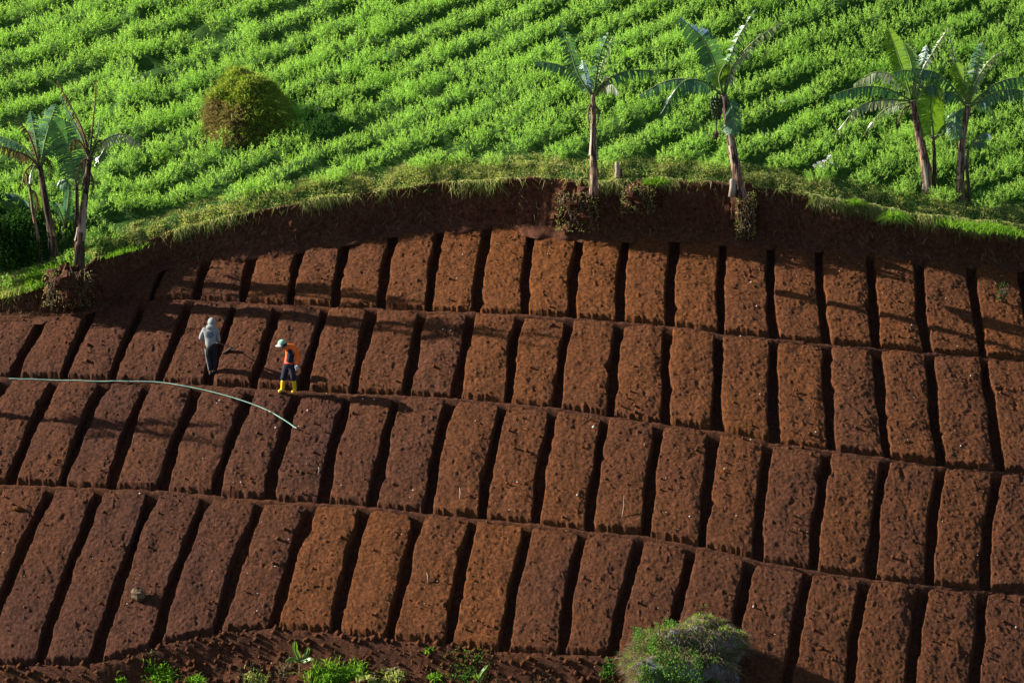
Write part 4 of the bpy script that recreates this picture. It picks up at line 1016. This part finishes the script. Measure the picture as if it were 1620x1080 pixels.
PRINT1.modifiers.new('sw', 'SHRINKWRAP'); sw = PRINT1.modifiers['sw']; sw.target = SWEAT1; sw.wrap_method = 'NEAREST_SURFACEPOINT'; sw.wrap_mode = 'OUTSIDE_SURFACE'; sw.offset = .006
tk = [(.02, .01, 1.03), (.02, 0, .86), J1['hipL'], J1['knL'], (-.02, -.01, .12), J1['hipR'], J1['knR'], (.07, .05, .13)]
sub(J1, tk, [(.15, .11), (.165, .125), .115, .085, .065, .115, .085, .065], [(0, 1), (1, 2), (2, 3), (3, 4), (1, 5), (5, 6), (6, 7)], 'trousers', M_BLACKC, b1)
st_ = MB(); st_.tube([Vector((-.165, -.03, .80)), Vector((-.145, -.03, .6)), Vector((-.125, .0, .45)), Vector((-.08, -.04, .22)), Vector((-.065, -.05, .12))], [.010, .010, .010, .009, .009], 6); st_.build('side_stripe', M_WHITE, b1)
bo = MB()
for s in 'LR':
    a = Vector(J1['an' + s]); ellipsoid(bo, a + Vector((0, .05, -.02)), (.055, .13, .055), 8)
bo.build('shoes', M_BLACKC, b1)
# the hoe
hA = loc1 + Vector((-.12, .37, 1.0)); tip = Vector(hit(368, 556, bt)) + Vector((0, 0, .12))
hr = empty('hoe', hA, 'hoe with dark blade held by the grey-hooded person', 'hoe')
m = MB(); m.tube([hA, loc1 + Vector((.19, .34, .90)), tip], [.016, .016, .016], 8); m.build('handle', M_WOOD, hr)
m = MB(); a = tip; m.add([a + Vector(v) for v in [(-.02, -.06, .02), (-.02, .06, .02), (-.30, .09, -.16), (-.30, -.09, -.16), (.0, -.06, -.01), (.0, .06, -.01), (-.29, .09, -.19), (-.29, -.09, -.19)]],
  [(0, 1, 2, 3), (7, 6, 5, 4), (0, 4, 5, 1), (1, 5, 6, 2), (2, 6, 7, 3), (3, 7, 4, 0)]); m.tube([a + Vector((.03, 0, .03)), a + Vector((-.05, 0, -.02))], [.028, .028], 8); m.build('blade', M_IRON, hr, smooth=False); settle(hr)
# worker 2: orange and navy, yellow boots, on the ledge
p2 = hit(456, 621, bt); loc2 = Vector((p2[0], p2[1], p2[2]))
J2 = dict(pelvis=(.03, 0, .84), waist=(.06, .0, .98), chest=(.11, -.02, 1.23), neck=(.0, -.04, 1.37), jaw=(-.115, -.08, 1.385), head=(-.155, -.075, 1.465), crown=(-.165, -.07, 1.53),
  shL=(.215, -.07, 1.34), elL=(.31, -.04, 1.07), wrL=(.29, -.12, .86), paL=(.275, -.15, .80), shR=(-.0, .13, 1.33), elR=(-.02, .12, 1.05), wrR=(-.06, -.02, .90), paR=(-.07, -.07, .86),
  hipL=(.10, -.03, .80), knL=(.16, -.08, .47), anL=(.19, .0, .09), toL=(.12, -.12, .04), hipR=(-.03, .04, .80), knR=(-.13, -.02, .46), anR=(-.17, .02, .09), toR=(-.29, -.06, .04))
b2 = person(J2, loc2, 'person in orange and navy shirt, mint cap and yellow rubber boots, looking down', 2)
sub(J2, [(.05, 0, .88), J2['waist'], J2['chest'], (.06, -.0, 1.36)], [(.14, .12), (.14, .12), (.17, .13), (.12, .10)], [(0, 1), (1, 2), (2, 3)], 'shirt', M_NAVY, b2)
sub(J2, [(.06, -.02, 1.385), (.13, -.03, 1.38), J2['shL'], J2['elL'], J2['wrL']], [(.085, .10), (.085, .095), .09, .072, .05], chain(0, 1, 2, 3, 4), 'sleeve', M_ORANGE, b2)
sub(J2, [(.06, .04, 1.385), (.03, .08, 1.38), J2['shR'], J2['elR'], J2['wrR']], [(.085, .10), .085, .08, .062, .045], chain(0, 1, 2, 3, 4), 'sleeve', M_ORANGE, b2)
m = MB(); m.tube([Vector((.00, -.10, 1.40)), Vector((-.02, -.125, 1.33)), Vector((.0, -.14, 1.26))], [.05, .05, .03], 8); ellipsoid(m, (.085, .0, 1.375), (.185, .135, .085), 12); m.build('shoulder_yoke', M_ORANGE, b2)
sub(J2, [(.04, 0, .92), (.035, 0, .84), J2['hipL'], J2['knL'], (.17, -.05, .36), J2['hipR'], J2['knR'], (-.15, -.0, .36)], [(.15, .125), (.15, .125), .115, .095, .092, .115, .095, .092], [(0, 1), (1, 2), (2, 3), (3, 4), (1, 5), (5, 6), (6, 7)], 'trousers', M_NAVY, b2)
m = MB(); m.tube([Vector((.045, 0, .885)), Vector((.047, 0, .92))], [.158, .158], 16); m.build('belt', M_RED, b2)
for s in 'LR':
    an = Vector(J2['an' + s]); to = Vector(J2['to' + s]); kn = Vector(J2['kn' + s]); k = an.lerp(kn, .82)
    sub(J2, [tuple(k), tuple(an.lerp(kn, .4)), tuple(an), tuple(an.lerp(to, .6) + Vector((0, 0, -.01))), tuple(to)], [.078, .07, .064, .055, .05], chain(0, 1, 2, 3, 4), 'rubber_boot', M_YEL, b2)
gl = MB(); ellipsoid(gl, Vector(J2['paL']) + Vector((0, 0, -.02)), (.055, .05, .085), 8); ellipsoid(gl, Vector(J2['paL']) + Vector((-.04, -.03, .0)), (.02, .02, .045), 8); gl.build('glove', M_WHITE, b2)
cp = MB(); hc = Vector((-.158, -.072, 1.495)); ellipsoid(cp, hc, (.125, .12, .115), 14, cut=8, rot=R(-18)); cap = cp.build('cap', M_MINT, b2)
cap.modifiers.new('s', 'SOLIDIFY').thickness = .008
br = MB(); V = []
for i in range(5):
    for j in range(9):
        a = math.pi * (.62 + .76 * j / 8) + .45; r = .10 + .10 * i / 4 * (1 - .35 * abs(j - 4) / 4)
        V.append(hc + Vector((math.cos(a) * r, math.sin(a) * r * .9, -.015 - .055 * i / 4 * 1.2)))
br.add(V, [(i * 9 + j, i * 9 + j + 1, (i + 1) * 9 + j + 1, (i + 1) * 9 + j) for i in range(4) for j in range(8)])
bo_ = br.build('brim', M_WHITE, cap); bo_.modifiers.new('s', 'SOLIDIFY').thickness = .008
h_ = MB(); ellipsoid(h_, Vector((-.115, -.055, 1.455)), (.10, .10, .085), 10); h_.build('hair', M_HAIR, b2)
fc = MB(); ellipsoid(fc, Vector((-.26, -.10, 1.42)), (.02, .013, .02), 6); fc.build('nose', M_SKIN, b2)
print('done')
